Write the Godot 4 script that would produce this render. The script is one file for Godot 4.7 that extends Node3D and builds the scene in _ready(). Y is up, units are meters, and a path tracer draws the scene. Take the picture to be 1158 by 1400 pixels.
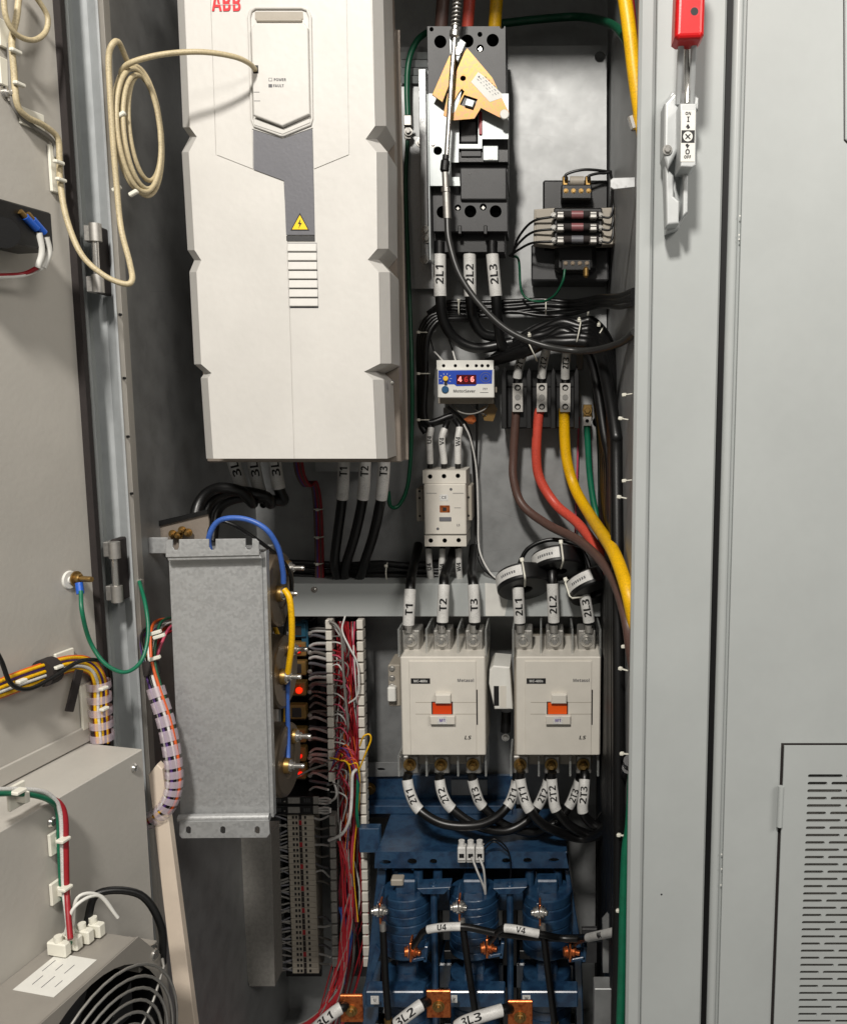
extends Node3D
# An open electrical cabinet. Metres, y up. The camera stands at EYE; the cabinet front is about 1.15 m away.
# at(x, y, d): the point seen at photograph pixel (x, y) that lies d metres in front of the camera (a plane parallel to the cabinet).

const F := 1150.0
const PX := 740.0
const PY := 700.0
const EYE := Vector3(0, 1.4, 0)
const PITCH := -7.2
var M := {}
var taken := {}
var font: Font
var rng := RandomNumberGenerator.new()

# ---------------------------------------------------------------- geometry
class MB:
	var v := PackedVector3Array()
	var n := PackedVector3Array()
	var ix := PackedInt32Array()
	func tri(a: int, b: int, c: int, out: Vector3):
		if (v[b] - v[a]).cross(v[c] - v[a]).dot(out) > 0.0:
			ix.append_array([a, c, b])
		else:
			ix.append_array([a, b, c])
	func face(pts: Array, out: Vector3):
		var nn := Vector3.ZERO
		for k in pts.size():
			var p: Vector3 = pts[k]
			var q: Vector3 = pts[(k + 1) % pts.size()]
			nn += p.cross(q)
		if nn.length() < 1e-14:
			return
		nn = nn.normalized()
		if nn.dot(out) < 0.0:
			nn = -nn
		var b := v.size()
		for p in pts:
			v.append(p)
			n.append(nn)
		for k in range(1, pts.size() - 1):
			tri(b, b + k, b + k + 1, nn)
	func cbox(x: Transform3D, size: Vector3, bev := 0.0):
		var h := size * 0.5
		bev = minf(bev, minf(h.x, minf(h.y, h.z)) * 0.8)
		for a in 3:
			var b := (a + 1) % 3
			var c := (a + 2) % 3
			for s in [-1.0, 1.0]:
				var pts := []
				for q in [[-1.0, -1.0], [1.0, -1.0], [1.0, 1.0], [-1.0, 1.0]]:
					var p := Vector3.ZERO
					p[a] = s * h[a]
					p[b] = q[0] * (h[b] - bev)
					p[c] = q[1] * (h[c] - bev)
					pts.append(x * p)
				var o := Vector3.ZERO
				o[a] = s
				face(pts, x.basis * o)
			if bev > 0.0:
				for s in [-1.0, 1.0]:
					for t in [-1.0, 1.0]:
						var pts := []
						for q in [[0, -1.0], [0, 1.0], [1, 1.0], [1, -1.0]]:
							var p := Vector3.ZERO
							p[c] = q[1] * (h[c] - bev)
							p[a] = s * (h[a] - (bev if q[0] == 1 else 0.0))
							p[b] = t * (h[b] - (0.0 if q[0] == 1 else bev))
							pts.append(x * p)
						var o := Vector3.ZERO
						o[a] = s
						o[b] = t
						face(pts, x.basis * o)
		if bev > 0.0:
			for sx in [-1.0, 1.0]:
				for sy in [-1.0, 1.0]:
					for sz in [-1.0, 1.0]:
						var o := Vector3(sx, sy, sz)
						face([x * (o * (h - Vector3(0, bev, bev))), x * (o * (h - Vector3(bev, 0, bev))), x * (o * (h - Vector3(bev, bev, 0)))], x.basis * o)
	# path: points; r: one radius or one per point
	func tube(path: Array, r, sides := 8, caps := true, closed := false):
		var m := path.size()
		if m < 2:
			return
		var nn := Vector3.ZERO
		var base := v.size()
		for k in m:
			var t: Vector3
			if closed:
				t = path[(k + 1) % m] - path[(k - 1 + m) % m]
			else:
				t = path[mini(k + 1, m - 1)] - path[maxi(k - 1, 0)]
			t = t.normalized()
			if k == 0:
				nn = t.cross(Vector3.UP if absf(t.y) < 0.9 else Vector3.RIGHT).normalized()
			else:
				nn = (nn - t * nn.dot(t)).normalized()
			var bb := t.cross(nn)
			var rr: float = r if not (r is Array) else r[k]
			for s in sides:
				var a := TAU * s / sides
				var o := nn * cos(a) + bb * sin(a)
				v.append(path[k] + o * rr)
				n.append(o)
		var lim := m if closed else m - 1
		for k in lim:
			var k2 := (k + 1) % m
			for s in sides:
				var s2 := (s + 1) % sides
				var a := base + k * sides + s
				var b := base + k * sides + s2
				var c := base + k2 * sides + s2
				var d := base + k2 * sides + s
				tri(a, b, c, n[a] + n[c])
				tri(a, c, d, n[a] + n[c])
		if caps and not closed:
			for e in [0, m - 1]:
				var pts := []
				for s in sides:
					pts.append(v[base + e * sides + s])
				var o: Vector3 = path[0] - path[1] if e == 0 else path[m - 1] - path[m - 2]
				face(pts, o)
	# prof: [[radius, height] ...] turned round the y axis of x; flat shading between rings
	func lathe(x: Transform3D, prof: Array, sides := 16):
		for k in prof.size() - 1:
			var p = prof[k]
			var q = prof[k + 1]
			if absf(p[0] - q[0]) < 1e-9 and absf(p[1] - q[1]) < 1e-9:
				continue
			var nr := Vector2(q[1] - p[1], -(q[0] - p[0])).normalized()
			var base := v.size()
			for s in sides:
				var a := TAU * s / sides
				var o := Vector3(cos(a), 0, sin(a))
				for e in [p, q]:
					v.append(x * (o * e[0] + Vector3(0, e[1], 0)))
					n.append((x.basis * (o * nr.x + Vector3(0, nr.y, 0))).normalized())
			for s in sides:
				var a := base + s * 2
				var b := base + ((s + 1) % sides) * 2
				var nn := n[a] + n[b]
				if p[0] > 1e-7:
					tri(a, b, b + 1, nn) if q[0] > 1e-7 else tri(a, b, a + 1, nn)
				if q[0] > 1e-7:
					tri(a, b + 1, a + 1, nn)
	# poly: outline in the xy plane of x; front at z = 0, back at z = -depth
	func prism(x: Transform3D, poly: PackedVector2Array, depth: float, bev := 0.0, back := true):
		var m := poly.size()
		var area := 0.0
		for k in m:
			area += poly[k].cross(poly[(k + 1) % m])
		if area < 0.0:
			poly.reverse()
		var ins := PackedVector2Array()
		for k in m:
			var e1 := (poly[k] - poly[(k - 1 + m) % m]).normalized()
			var e2 := (poly[(k + 1) % m] - poly[k]).normalized()
			var n1 := Vector2(-e1.y, e1.x)
			var n2 := Vector2(-e2.y, e2.x)
			var mm := (n1 + n2)
			mm = mm / maxf(mm.length_squared(), 0.3) * 2.0
			ins.append(poly[k] + mm * bev)
		var t := Geometry2D.triangulate_polygon(ins)
		var fr := x.basis.z.normalized()
		var base := v.size()
		for p in ins:
			v.append(x * Vector3(p.x, p.y, 0))
			n.append(fr)
		for k in range(0, t.size(), 3):
			tri(base + t[k], base + t[k + 1], base + t[k + 2], fr)
		for k in m:
			var k2 := (k + 1) % m
			var e := poly[k2] - poly[k]
			var o := x.basis * Vector3(e.y, -e.x, 0)
			if bev > 0.0:
				var steps := 1 if bev < 0.0018 else 4
				for q in steps:
					var a0 := PI * 0.5 * q / steps
					var a1 := PI * 0.5 * (q + 1) / steps
					var pa := [ins[k].lerp(poly[k], sin(a0)), ins[k2].lerp(poly[k2], sin(a0)), ins[k2].lerp(poly[k2], sin(a1)), ins[k].lerp(poly[k], sin(a1))]
					var za := -bev * (1.0 - cos(a0))
					var zb := -bev * (1.0 - cos(a1))
					face([x * Vector3(pa[0].x, pa[0].y, za), x * Vector3(pa[1].x, pa[1].y, za), x * Vector3(pa[2].x, pa[2].y, zb), x * Vector3(pa[3].x, pa[3].y, zb)], o + fr * e.length())
			face([x * Vector3(poly[k].x, poly[k].y, -bev), x * Vector3(poly[k2].x, poly[k2].y, -bev), x * Vector3(poly[k2].x, poly[k2].y, -depth), x * Vector3(poly[k].x, poly[k].y, -depth)], o)
		if back:
			base = v.size()
			for p in poly:
				v.append(x * Vector3(p.x, p.y, -depth))
				n.append(-fr)
			t = Geometry2D.triangulate_polygon(poly)
			for k in range(0, t.size(), 3):
				tri(base + t[k], base + t[k + 1], base + t[k + 2], -fr)
	func helix(c: Vector3, axis: Vector3, r: float, turns: float, length: float, wire: float):
		var a := axis.normalized()
		var p := a.cross(Vector3.FORWARD).normalized()
		var q := a.cross(p)
		var path := []
		var k := int(turns * 12)
		for i in k + 1:
			var t := float(i) / k
			var an := t * turns * TAU
			path.append(c + a * (t * length) + (p * cos(an) + q * sin(an)) * r)
		tube(path, wire, 6)
	func mesh() -> ArrayMesh:
		var arr := []
		arr.resize(Mesh.ARRAY_MAX)
		arr[Mesh.ARRAY_VERTEX] = v
		arr[Mesh.ARRAY_NORMAL] = n
		arr[Mesh.ARRAY_INDEX] = ix
		var am := ArrayMesh.new()
		am.add_surface_from_arrays(Mesh.PRIMITIVE_TRIANGLES, arr)
		return am

func ray(px: float, py: float) -> Vector3:
	return Vector3((px - PX) / F, -(py - PY) / F, -1.0).rotated(Vector3.RIGHT, deg_to_rad(PITCH))

func at(px: float, py: float, d: float) -> Vector3:
	var r := ray(px, py)
	return EYE + r * (d / -r.z)

func sz(px: float, d: float) -> float:
	return px * d / F

# the left door: hinged at HINGE, runs towards the camera along DD; DN is the normal of its inner face
var HINGE: Vector3
var DD := Vector3(-0.222, 0, 0.975).normalized()
var DN: Vector3
func dq(t: float, y: float, off: float) -> Vector3:
	return Vector3(HINGE.x, y, HINGE.z) + DD * t + DN * off
func dp(px: float, py: float, off: float) -> Vector3:
	var r := ray(px, py)
	return EYE + r * ((HINGE + DN * off - EYE).dot(DN) / r.dot(DN))

func place(p: Vector3, b := Basis.IDENTITY) -> Transform3D:
	return Transform3D(b, p)
func look(dir: Vector3, up := Vector3.UP) -> Basis:   # a basis whose y axis is dir
	var y := dir.normalized()
	var x := y.cross(up if absf(y.dot(up)) < 0.95 else Vector3.RIGHT).normalized()
	return Basis(x, y, x.cross(y))
const TO_EYE := Vector3(0, 0, 1)

func spread(mb: MB, x0: float, y0: float, x1: float, y1: float, d: float, depth: float, bev := 0.001):   # a box whose front covers these pixels at d
	var ym := (y0 + y1) * 0.5
	var xm := (x0 + x1) * 0.5
	var a := at(x0, ym, d).x
	var b := at(x1, ym, d).x
	var t := at(xm, y0, d).y
	var u := at(xm, y1, d).y
	mb.cbox(place(Vector3((a + b) * 0.5, (t + u) * 0.5, -d - depth * 0.5)), Vector3(absf(b - a), absf(t - u), depth), bev)

func box(x0, y0, x1, y1, d, depth, bev := 0.001) -> MB:
	var mb := MB.new()
	spread(mb, x0, y0, x1, y1, d, depth, bev)
	return mb

func flat(pts: Array, d: float) -> PackedVector2Array:
	var o := PackedVector2Array()
	for p in pts:
		var w := at(p[0], p[1], d)
		o.append(Vector2(w.x, w.y))
	return o

func plate(pts: Array, d: float, depth: float, bev := 0.0) -> MB:
	var mb := MB.new()
	mb.prism(place(Vector3(0, 0, -d)), flat(pts, d), depth, bev)
	return mb

func disc(px, py, d, r, depth, dir := TO_EYE, sides := 20, bev := 0.0) -> MB:   # a short cylinder whose front lies at (px, py, d)
	var mb := MB.new()
	mb.lathe(place(at(px, py, d), look(dir)), [[0.0, 0.0], [r - bev, 0.0], [r, -bev], [r, -depth], [0.0, -depth]], sides)
	return mb

func hexbolt(mb: MB, p: Vector3, dir: Vector3, r: float, h: float, washer := 1.5, stud := 0.0):
	var b := look(dir)
	if washer > 0.0:
		mb.lathe(place(p, b), [[0.0, h * 0.25], [r * washer, h * 0.25], [r * washer, 0.0]], 16)
	mb.lathe(place(p, b), [[0.0, h], [r * 0.85, h], [r, h * 0.85], [r, h * 0.2]], 6)
	if stud > 0.0:
		mb.lathe(place(p, b), [[0.0, h + stud], [r * 0.5, h + stud], [r * 0.55, h + stud * 0.8], [r * 0.55, h]], 10)

# smooth curve through points; u runs from 0 to size - 1
func cr(p: Array, u: float) -> Vector3:
	var m := p.size()
	var k := clampi(int(floor(u)), 0, m - 2)
	var t := u - k
	var a: Vector3 = p[maxi(k - 1, 0)] if k > 0 else p[0] * 2.0 - p[1]
	var b: Vector3 = p[k]
	var c: Vector3 = p[k + 1]
	var e: Vector3 = p[k + 2] if k + 2 < m else p[m - 1] * 2.0 - p[m - 2]
	return 0.5 * (2.0 * b + (c - a) * t + (2.0 * a - 5.0 * b + 4.0 * c - e) * t * t + (3.0 * b - a - 3.0 * c + e) * t * t * t)
func curve(p: Array, u0: float, u1: float, per := 8) -> Array:
	var o := []
	var m := maxi(2, int(ceil((u1 - u0) * per)))
	for k in m + 1:
		o.append(cr(p, lerpf(u0, u1, float(k) / m)))
	return o
func pw(pts: Array) -> Array:   # pixel triples or points -> points
	var o := []
	for p in pts:
		o.append(p if p is Vector3 else at(p[0], p[1], p[2]))
	return o

# ---------------------------------------------------------------- nodes
func numbered(called: String) -> String:
	if not taken.has(called):
		taken[called] = 0
		return called
	taken[called] += 1
	return "%s_%03d" % [called, taken[called]]
func tag(o: Node3D, label: String, category: String, group := ""):
	o.set_meta("label", label)
	o.set_meta("category", category)
	if group:
		o.set_meta("group", group)
func thing(called: String, label: String, category: String, group := "", base := Vector3.ZERO) -> Node3D:
	var o := Node3D.new()
	o.name = numbered(called)
	add_child(o, true)
	o.position = base
	tag(o, label, category, group)
	return o
func origin(o: Node) -> Vector3:
	var p := Vector3.ZERO
	while o != self and o is Node3D:
		p += o.position
		o = o.get_parent()
	return p
# shape: MB with world coordinates, or a Mesh
func part(parent: Node3D, called: String, shape, mat: Material) -> MeshInstance3D:
	var mi := MeshInstance3D.new()
	mi.name = called
	mi.mesh = shape.mesh() if shape is MB else shape
	mi.material_override = mat
	mi.cast_shadow = GeometryInstance3D.SHADOW_CASTING_SETTING_ON
	parent.add_child(mi, true)
	mi.position = -origin(parent)
	return mi
func solo(called: String, shape, mat: Material, label: String, category: String, group := "") -> MeshInstance3D:
	var mi := part(self, numbered(called), shape, mat)
	tag(mi, label, category, group)
	return mi
func letters(text: String, cap: float, depth := 0.0004) -> TextMesh:
	var tm := TextMesh.new()
	tm.text = text
	tm.font = font
	tm.font_size = 48
	tm.pixel_size = cap / (0.72 * 48.0)
	tm.depth = depth
	tm.curve_step = 4.0
	return tm
func write(parent: Node3D, text: String, cap: float, p: Vector3, mat: Material, b := Basis.IDENTITY, called := "lettering", depth := 0.0004) -> MeshInstance3D:
	var mi := part(parent, called, letters(text, cap, depth), mat)
	mi.transform = Transform3D(b, p - origin(parent))
	return mi
# letters bent round a tube that follows the curve pts; read from u0 towards u1
func bent_letters(text: String, cap: float, pts: Array, u0: float, u1: float, r: float) -> ArrayMesh:
	var arr := letters(text, cap).get_mesh_arrays()
	var vs: PackedVector3Array = arr[Mesh.ARRAY_VERTEX]
	var ids: PackedInt32Array = arr[Mesh.ARRAY_INDEX] if arr[Mesh.ARRAY_INDEX] != null else PackedInt32Array(range(vs.size()))
	var todo := []
	for k in range(0, ids.size(), 3):   # small triangles, so that straight strokes follow the curve
		todo.append([vs[ids[k]], vs[ids[k + 1]], vs[ids[k + 2]]])
	var pv := PackedVector3Array()
	while todo:
		var t3: Array = todo.pop_back()
		var lens := [t3[0].distance_to(t3[1]), t3[1].distance_to(t3[2]), t3[2].distance_to(t3[0])]
		var big := 0 if lens[0] >= lens[1] and lens[0] >= lens[2] else (1 if lens[1] >= lens[2] else 2)
		if lens[big] > r * 0.35:
			var mid: Vector3 = (t3[big] + t3[(big + 1) % 3]) * 0.5
			todo.append([t3[big], mid, t3[(big + 2) % 3]])
			todo.append([mid, t3[(big + 1) % 3], t3[(big + 2) % 3]])
		else:
			pv.append_array(PackedVector3Array(t3))
	var out := PackedVector3Array()
	var nrm := PackedVector3Array()
	var ln := 0.0
	for k in 20:
		ln += cr(pts, lerpf(u0, u1, k / 20.0)).distance_to(cr(pts, lerpf(u0, u1, (k + 1) / 20.0)))
	for q in pv:
		var f := clampf(0.5 + q.x / ln, -0.1, 1.1)
		var c := cr(pts, lerpf(u0, u1, f))
		var t := (cr(pts, lerpf(u0, u1, f + 0.02)) - cr(pts, lerpf(u0, u1, f - 0.02))).normalized()
		var nn := EYE - c
		nn = (nn - t * nn.dot(t)).normalized()
		var up := nn.cross(t)
		var a := q.y / r
		var o := nn * cos(a) + up * sin(a)
		out.append(c + o * (r + 0.00025 + q.z))
		nrm.append(o)
	var a2 := []
	a2.resize(Mesh.ARRAY_MAX)
	a2[Mesh.ARRAY_VERTEX] = out
	a2[Mesh.ARRAY_NORMAL] = nrm
	var am := ArrayMesh.new()
	am.add_surface_from_arrays(Mesh.PRIMITIVE_TRIANGLES, a2)
	return am
# a cable with optional marker sleeves: [[u0, u1, text], ...] (text reads from u0 to u1, u0 may be larger)
func sleeve(parent: Node3D, p: Array, r: float, s: Array):
	var a := minf(s[0], s[1])
	var b := maxf(s[0], s[1])
	var mb := MB.new()
	mb.tube(curve(p, a, b, 10), r, 14)
	var sl := part(parent, "sleeve", mb, M.sleeve)
	if s[2]:
		part(sl, "lettering", bent_letters(s[2], r * 1.25, p, s[0], s[1], r), M.ink)
func cable(called, label, category, group, pts, r, mat, sleeves := [], u0 := 0.0, u1 := -1.0) -> Node3D:
	var p := pw(pts)
	if u1 < 0.0:
		u1 = p.size() - 1.0
	var mb := MB.new()
	mb.tube(curve(p, u0, u1), r, 10)
	if sleeves.is_empty():
		return solo(called, mb, mat, label, category, group)
	var t := thing(called, label, category, group, p[p.size() - 1])
	part(t, "conductor", mb, mat)
	for s in sleeves:
		sleeve(t, p, r * 1.16, s)
	return t
func strand(parent, pts, r, mat, called := "wire", sides := 6):
	var mb := MB.new()
	var p := pw(pts)
	mb.tube(curve(p, 0.0, p.size() - 1.0, 7), r, sides)
	return part(parent, called, mb, mat)
func tie(parent, p: Vector3, axis: Vector3, r: float, head := Vector3(0, 0, 1), tail := 0.0, called := "cable_tie", band := true):   # a cable tie round an axis
	var mb := MB.new()
	var b := look(axis)
	var ring := []
	for k in 16:
		ring.append(p + b * Vector3(cos(TAU * k / 16.0) * r, 0, sin(TAU * k / 16.0) * r))
	if band:
		mb.tube(ring, 0.0013, 5, false, true)
	mb.cbox(place(p + head.normalized() * (r + 0.002), look(head)), Vector3(0.006, 0.006, 0.005), 0.001)
	if tail > 0.0:
		mb.cbox(place(p + head.normalized() * (r + 0.002 + tail * 0.5), look(head)), Vector3(0.0035, tail, 0.0016), 0.0004)
	return part(parent, called, mb, M.tie)

# ---------------------------------------------------------------- materials
func noise_img(seed_: int, freq: float, kind := FastNoiseLite.TYPE_SIMPLEX, octaves := 3, size := 256) -> Image:
	var nz := FastNoiseLite.new()
	nz.seed = seed_
	nz.frequency = freq
	nz.noise_type = kind
	nz.fractal_octaves = octaves
	if kind == FastNoiseLite.TYPE_CELLULAR:
		nz.cellular_return_type = FastNoiseLite.RETURN_CELL_VALUE
		nz.fractal_type = FastNoiseLite.FRACTAL_NONE
	var im := nz.get_seamless_image(size, size)
	im.convert(Image.FORMAT_RGBA8)
	return im
func ramp(im: Image, im2: Image, cols: Array, amount2 := 0.3) -> ImageTexture:   # colours along the noise
	var o := Image.create(im.get_width(), im.get_height(), false, Image.FORMAT_RGBA8)
	for y in im.get_height():
		for x in im.get_width():
			var f := im.get_pixel(x, y).r
			if im2:
				f = clampf(f + (im2.get_pixel(x, y).r - 0.5) * amount2, 0.0, 1.0)
			var g := f * (cols.size() - 1)
			var k := mini(int(g), cols.size() - 2)
			o.set_pixel(x, y, cols[k].lerp(cols[k + 1], g - k))
	o.generate_mipmaps()
	return ImageTexture.create_from_image(o)
func scratched(t: ImageTexture) -> ImageTexture:   # fine bright and dark scratches over a worn sheet
	var im := t.get_image()
	im.clear_mipmaps()
	im.resize(768, 768)
	for k in 90:
		var p := Vector2(rng.randf() * 768.0, rng.randf() * 768.0)
		var a := rng.randf_range(-0.5, 0.5) + (PI * 0.5 if k % 3 == 0 else 0.0)
		var n := rng.randi_range(20, 150)
		var f := rng.randf_range(0.9, 1.25)
		for i in n:
			a += rng.randf_range(-0.01, 0.01)
			p += Vector2(cos(a), sin(a))
			var x := posmod(int(p.x), 768)
			var y := posmod(int(p.y), 768)
			var c := im.get_pixel(x, y)
			im.set_pixel(x, y, Color(minf(c.r * f, 1.0), minf(c.g * f, 1.0), minf(c.b * f, 1.0)))
	im.generate_mipmaps()
	return ImageTexture.create_from_image(im)
func grey(f: float) -> Color:
	return Color(f, f, f)
func bump(im: Image, s: float) -> ImageTexture:
	var o := im.duplicate()
	o.bump_map_to_normal_map(s)
	o.generate_mipmaps()
	return ImageTexture.create_from_image(o)
func mat(c: Color, rough := 0.5, metal := 0.0) -> StandardMaterial3D:
	var m := StandardMaterial3D.new()
	m.albedo_color = c
	m.roughness = rough
	m.metallic = metal
	return m
func rich(c: Color, rough: float, metal: float, alb: Texture2D, scale: float, nrm: Texture2D = null, ns := 0.3, rt: Texture2D = null) -> StandardMaterial3D:
	var m := mat(c, rough, metal)
	m.uv1_triplanar = true
	m.uv1_scale = Vector3.ONE * scale
	if alb:
		m.albedo_texture = alb
	if nrm:
		m.normal_enabled = true
		m.normal_texture = nrm
		m.normal_scale = ns
	if rt:
		m.roughness_texture = rt
		m.roughness_texture_channel = BaseMaterial3D.TEXTURE_CHANNEL_RED
	return m

func make_materials():
	var sf := SystemFont.new()
	sf.font_names = PackedStringArray(["Droid Sans"])
	sf.font_weight = 700
	font = sf
	var fine := noise_img(3, 0.12)
	var coarse := noise_img(5, 0.012, FastNoiseLite.TYPE_SIMPLEX, 5)
	var cells := noise_img(8, 0.07, FastNoiseLite.TYPE_CELLULAR)
	var streak := noise_img(11, 0.03, FastNoiseLite.TYPE_SIMPLEX, 4)
	var soft := ramp(coarse, fine, [grey(0.965), grey(1.0)], 0.25)
	var grain := ramp(fine, coarse, [grey(0.76), grey(0.94), grey(1.0)], 0.5)
	var spangle := ramp(cells, coarse, [grey(0.95), grey(0.98), grey(1.0)], 0.2)
	var rspangle := ramp(cells, coarse, [grey(0.36), grey(0.54)], 0.3)
	var worn := ramp(streak, fine, [grey(0.91), grey(0.95), grey(0.98), grey(1.0)], 0.3)
	var rworn := ramp(streak, coarse, [grey(0.46), grey(0.56)], 0.6)
	var bfine := bump(fine, 2.0)
	var bcoarse := bump(coarse, 3.0)
	M.paint = rich(Color(0.67, 0.685, 0.68), 0.40, 0.0, soft, 1.3, bcoarse, 0.035)
	M.paint_door = rich(Color(0.71, 0.695, 0.665), 0.5, 0.0, soft, 3.0, bfine, 0.05)
	M.galv = rich(Color(0.71, 0.715, 0.715), 1.0, 0.5, spangle, 17.0, bfine, 0.05, rspangle)
	M.panel = rich(Color(0.60, 0.605, 0.605), 1.0, 0.55, scratched(worn), 2.2, bcoarse, 0.04, rworn)
	M.post = rich(Color(0.74, 0.755, 0.76), 1.0, 0.2, worn, 2.4, bcoarse, 0.05, rworn)
	M.steel = rich(Color(0.72, 0.71, 0.69), 1.0, 0.9, spangle, 20.0, null, 0.3, rworn)
	M.bright = mat(Color(0.83, 0.82, 0.80), 0.25, 0.9)
	M.brass = rich(Color(0.62, 0.50, 0.30), 0.4, 0.85, worn, 30.0)
	M.drive = rich(Color(0.80, 0.79, 0.77), 0.5, 0.0, soft, 2.0, bfine, 0.04)
	M.drive_side = rich(Color(0.56, 0.52, 0.48), 0.45, 0.35, soft, 3.0, bfine, 0.05)
	M.drive_band = rich(Color(0.40, 0.40, 0.42), 0.5, 0.0, soft, 4.0, bfine, 0.05)
	M.cream = rich(Color(0.82, 0.80, 0.76), 0.48, 0.0, soft, 6.0, bfine, 0.04)
	M.cream_dull = rich(Color(0.63, 0.60, 0.55), 0.55, 0.0, soft, 8.0, bfine, 0.05)
	M.black = rich(Color(0.055, 0.055, 0.058), 0.42, 0.0, grain, 12.0, bfine, 0.1)
	M.dark = rich(Color(0.23, 0.23, 0.235), 0.5, 0.0, grain, 12.0, bfine, 0.08)
	M.rubber = rich(Color(0.052, 0.052, 0.054), 0.36, 0.0, grain, 20.0, bfine, 0.12)
	M.gasket = rich(Color(0.16, 0.135, 0.13), 0.85, 0.0, grain, 14.0, bfine, 0.2)
	M.gray_cable = rich(Color(0.20, 0.20, 0.195), 0.35, 0.0, grain, 20.0)
	M.sleeve = rich(Color(0.86, 0.855, 0.84), 0.45, 0.0, grain, 14.0)
	M.tie = mat(Color(0.86, 0.85, 0.80), 0.4)
	M.white = rich(Color(0.86, 0.855, 0.83), 0.5, 0.0, soft, 8.0)
	M.wire_grey = rich(Color(0.50, 0.49, 0.47), 0.5, 0.0, grain, 30.0)
	M.ink = mat(Color(0.04, 0.04, 0.045), 0.6)
	M.ink_grey = mat(Color(0.34, 0.34, 0.35), 0.6)
	M.red_ink = mat(Color(0.80, 0.04, 0.11), 0.5)
	M.purple_ink = mat(Color(0.30, 0.18, 0.55), 0.6)
	M.brown = rich(Color(0.37, 0.275, 0.245), 0.46, 0.0, grain, 9.0, bfine, 0.12)
	M.red = rich(Color(0.86, 0.33, 0.26), 0.44, 0.0, grain, 9.0, bfine, 0.12)
	M.yellow = rich(Color(0.96, 0.74, 0.02), 0.44, 0.0, grain, 9.0, bfine, 0.12)
	M.green = rich(Color(0.06, 0.43, 0.31), 0.4, 0.0, grain, 16.0)
	M.dark_green = rich(Color(0.05, 0.34, 0.23), 0.4, 0.0, grain, 16.0)
	M.beige = rich(Color(0.77, 0.71, 0.57), 0.5, 0.0, grain, 10.0, bfine, 0.12)
	M.blue_wire = rich(Color(0.24, 0.40, 0.72), 0.4, 0.0, grain, 20.0)
	M.red_wire = rich(Color(0.62, 0.11, 0.15), 0.45, 0.0, grain, 20.0)
	M.orange_wire = rich(Color(0.86, 0.36, 0.12), 0.45, 0.0, grain, 20.0)
	M.pink_wire = rich(Color(0.78, 0.30, 0.40), 0.45, 0.0, grain, 20.0)
	M.violet_wire = rich(Color(0.33, 0.20, 0.48), 0.45, 0.0, grain, 20.0)
	M.fuse_pink = mat(Color(0.52, 0.32, 0.33), 0.4)
	M.orange = mat(Color(0.90, 0.34, 0.05), 0.35)
	M.orange_dark = mat(Color(0.80, 0.24, 0.03), 0.35)
	M.grip = rich(Color(0.80, 0.055, 0.075), 0.34, 0.0, soft, 10.0, bfine, 0.04)
	M.handle = rich(Color(0.74, 0.75, 0.75), 0.42, 0.25, soft, 12.0, bfine, 0.05)
	M.zinc = rich(Color(0.74, 0.74, 0.74), 0.4, 0.35, ramp(coarse, fine, [Color(0.70, 0.50, 0.13), Color(0.80, 0.61, 0.25), Color(0.78, 0.54, 0.36), Color(0.66, 0.62, 0.22), Color(0.80, 0.50, 0.40)], 0.2), 14.0)
	M.silver = rich(Color(0.70, 0.72, 0.72), 0.45, 0.4, soft, 10.0, bfine, 0.05)
	var bv := ramp(coarse, fine, [Color(0.08, 0.16, 0.25), Color(0.11, 0.21, 0.32), Color(0.15, 0.27, 0.38), Color(0.10, 0.19, 0.29)], 0.3)
	M.blue = rich(Color(1, 1, 1), 0.3, 0.0, bv, 7.0, bcoarse, 0.12)
	M.blue.clearcoat_enabled = true
	M.blue.clearcoat = 0.5
	M.blue.clearcoat_roughness = 0.2
	M.copper = rich(Color(1, 1, 1), 0.36, 0.8, ramp(coarse, fine, [Color(0.50, 0.25, 0.13), Color(0.72, 0.38, 0.20), Color(0.80, 0.47, 0.27), Color(0.66, 0.33, 0.18)], 0.4), 22.0)
	M.cap_end = rich(Color(0.47, 0.42, 0.36), 0.4, 0.7, worn, 12.0)
	M.amber = rich(Color(0.46, 0.36, 0.20), 0.25, 0.0, worn, 30.0)
	M.relay_blue = mat(Color(0.10, 0.28, 0.36), 0.45)
	M.print_blue = mat(Color(0.06, 0.25, 0.66), 0.4)
	M.button_blue = mat(Color(0.10, 0.30, 0.45), 0.4)
	M.display = mat(Color(0.28, 0.01, 0.03), 0.25)
	M.sign_yellow = mat(Color(0.96, 0.80, 0.10), 0.45)
	M.knob_yellow = mat(Color(0.88, 0.72, 0.22), 0.4)
	M.spiral = mat(Color(0.82, 0.76, 0.80), 0.35)
	M.spiral.transparency = BaseMaterial3D.TRANSPARENCY_ALPHA
	M.spiral.albedo_color.a = 0.5
	M.clear = mat(Color(0.75, 0.76, 0.75), 0.15)
	M.clear.transparency = BaseMaterial3D.TRANSPARENCY_ALPHA
	M.clear.albedo_color.a = 0.28
	M.wood = rich(Color(0.86, 0.80, 0.73), 0.6, 0.0, soft, 6.0)
	M.crimp = mat(Color(0.12, 0.34, 0.72), 0.35)
	M.fan_metal = rich(Color(0.62, 0.60, 0.57), 0.45, 0.3, soft, 6.0, bfine, 0.05)
	M.glow_digit = mat(Color(0.9, 0.25, 0.25), 0.4)
	M.glow_digit.emission_enabled = true
	M.glow_digit.emission = Color(1.0, 0.62, 0.58)
	M.glow_digit.emission_energy_multiplier = 1.6
	M.dim_digit = mat(Color(0.5, 0.05, 0.06), 0.4)
	M.dim_digit.emission_enabled = true
	M.dim_digit.emission = Color(0.9, 0.15, 0.15)
	M.dim_digit.emission_energy_multiplier = 0.45
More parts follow.
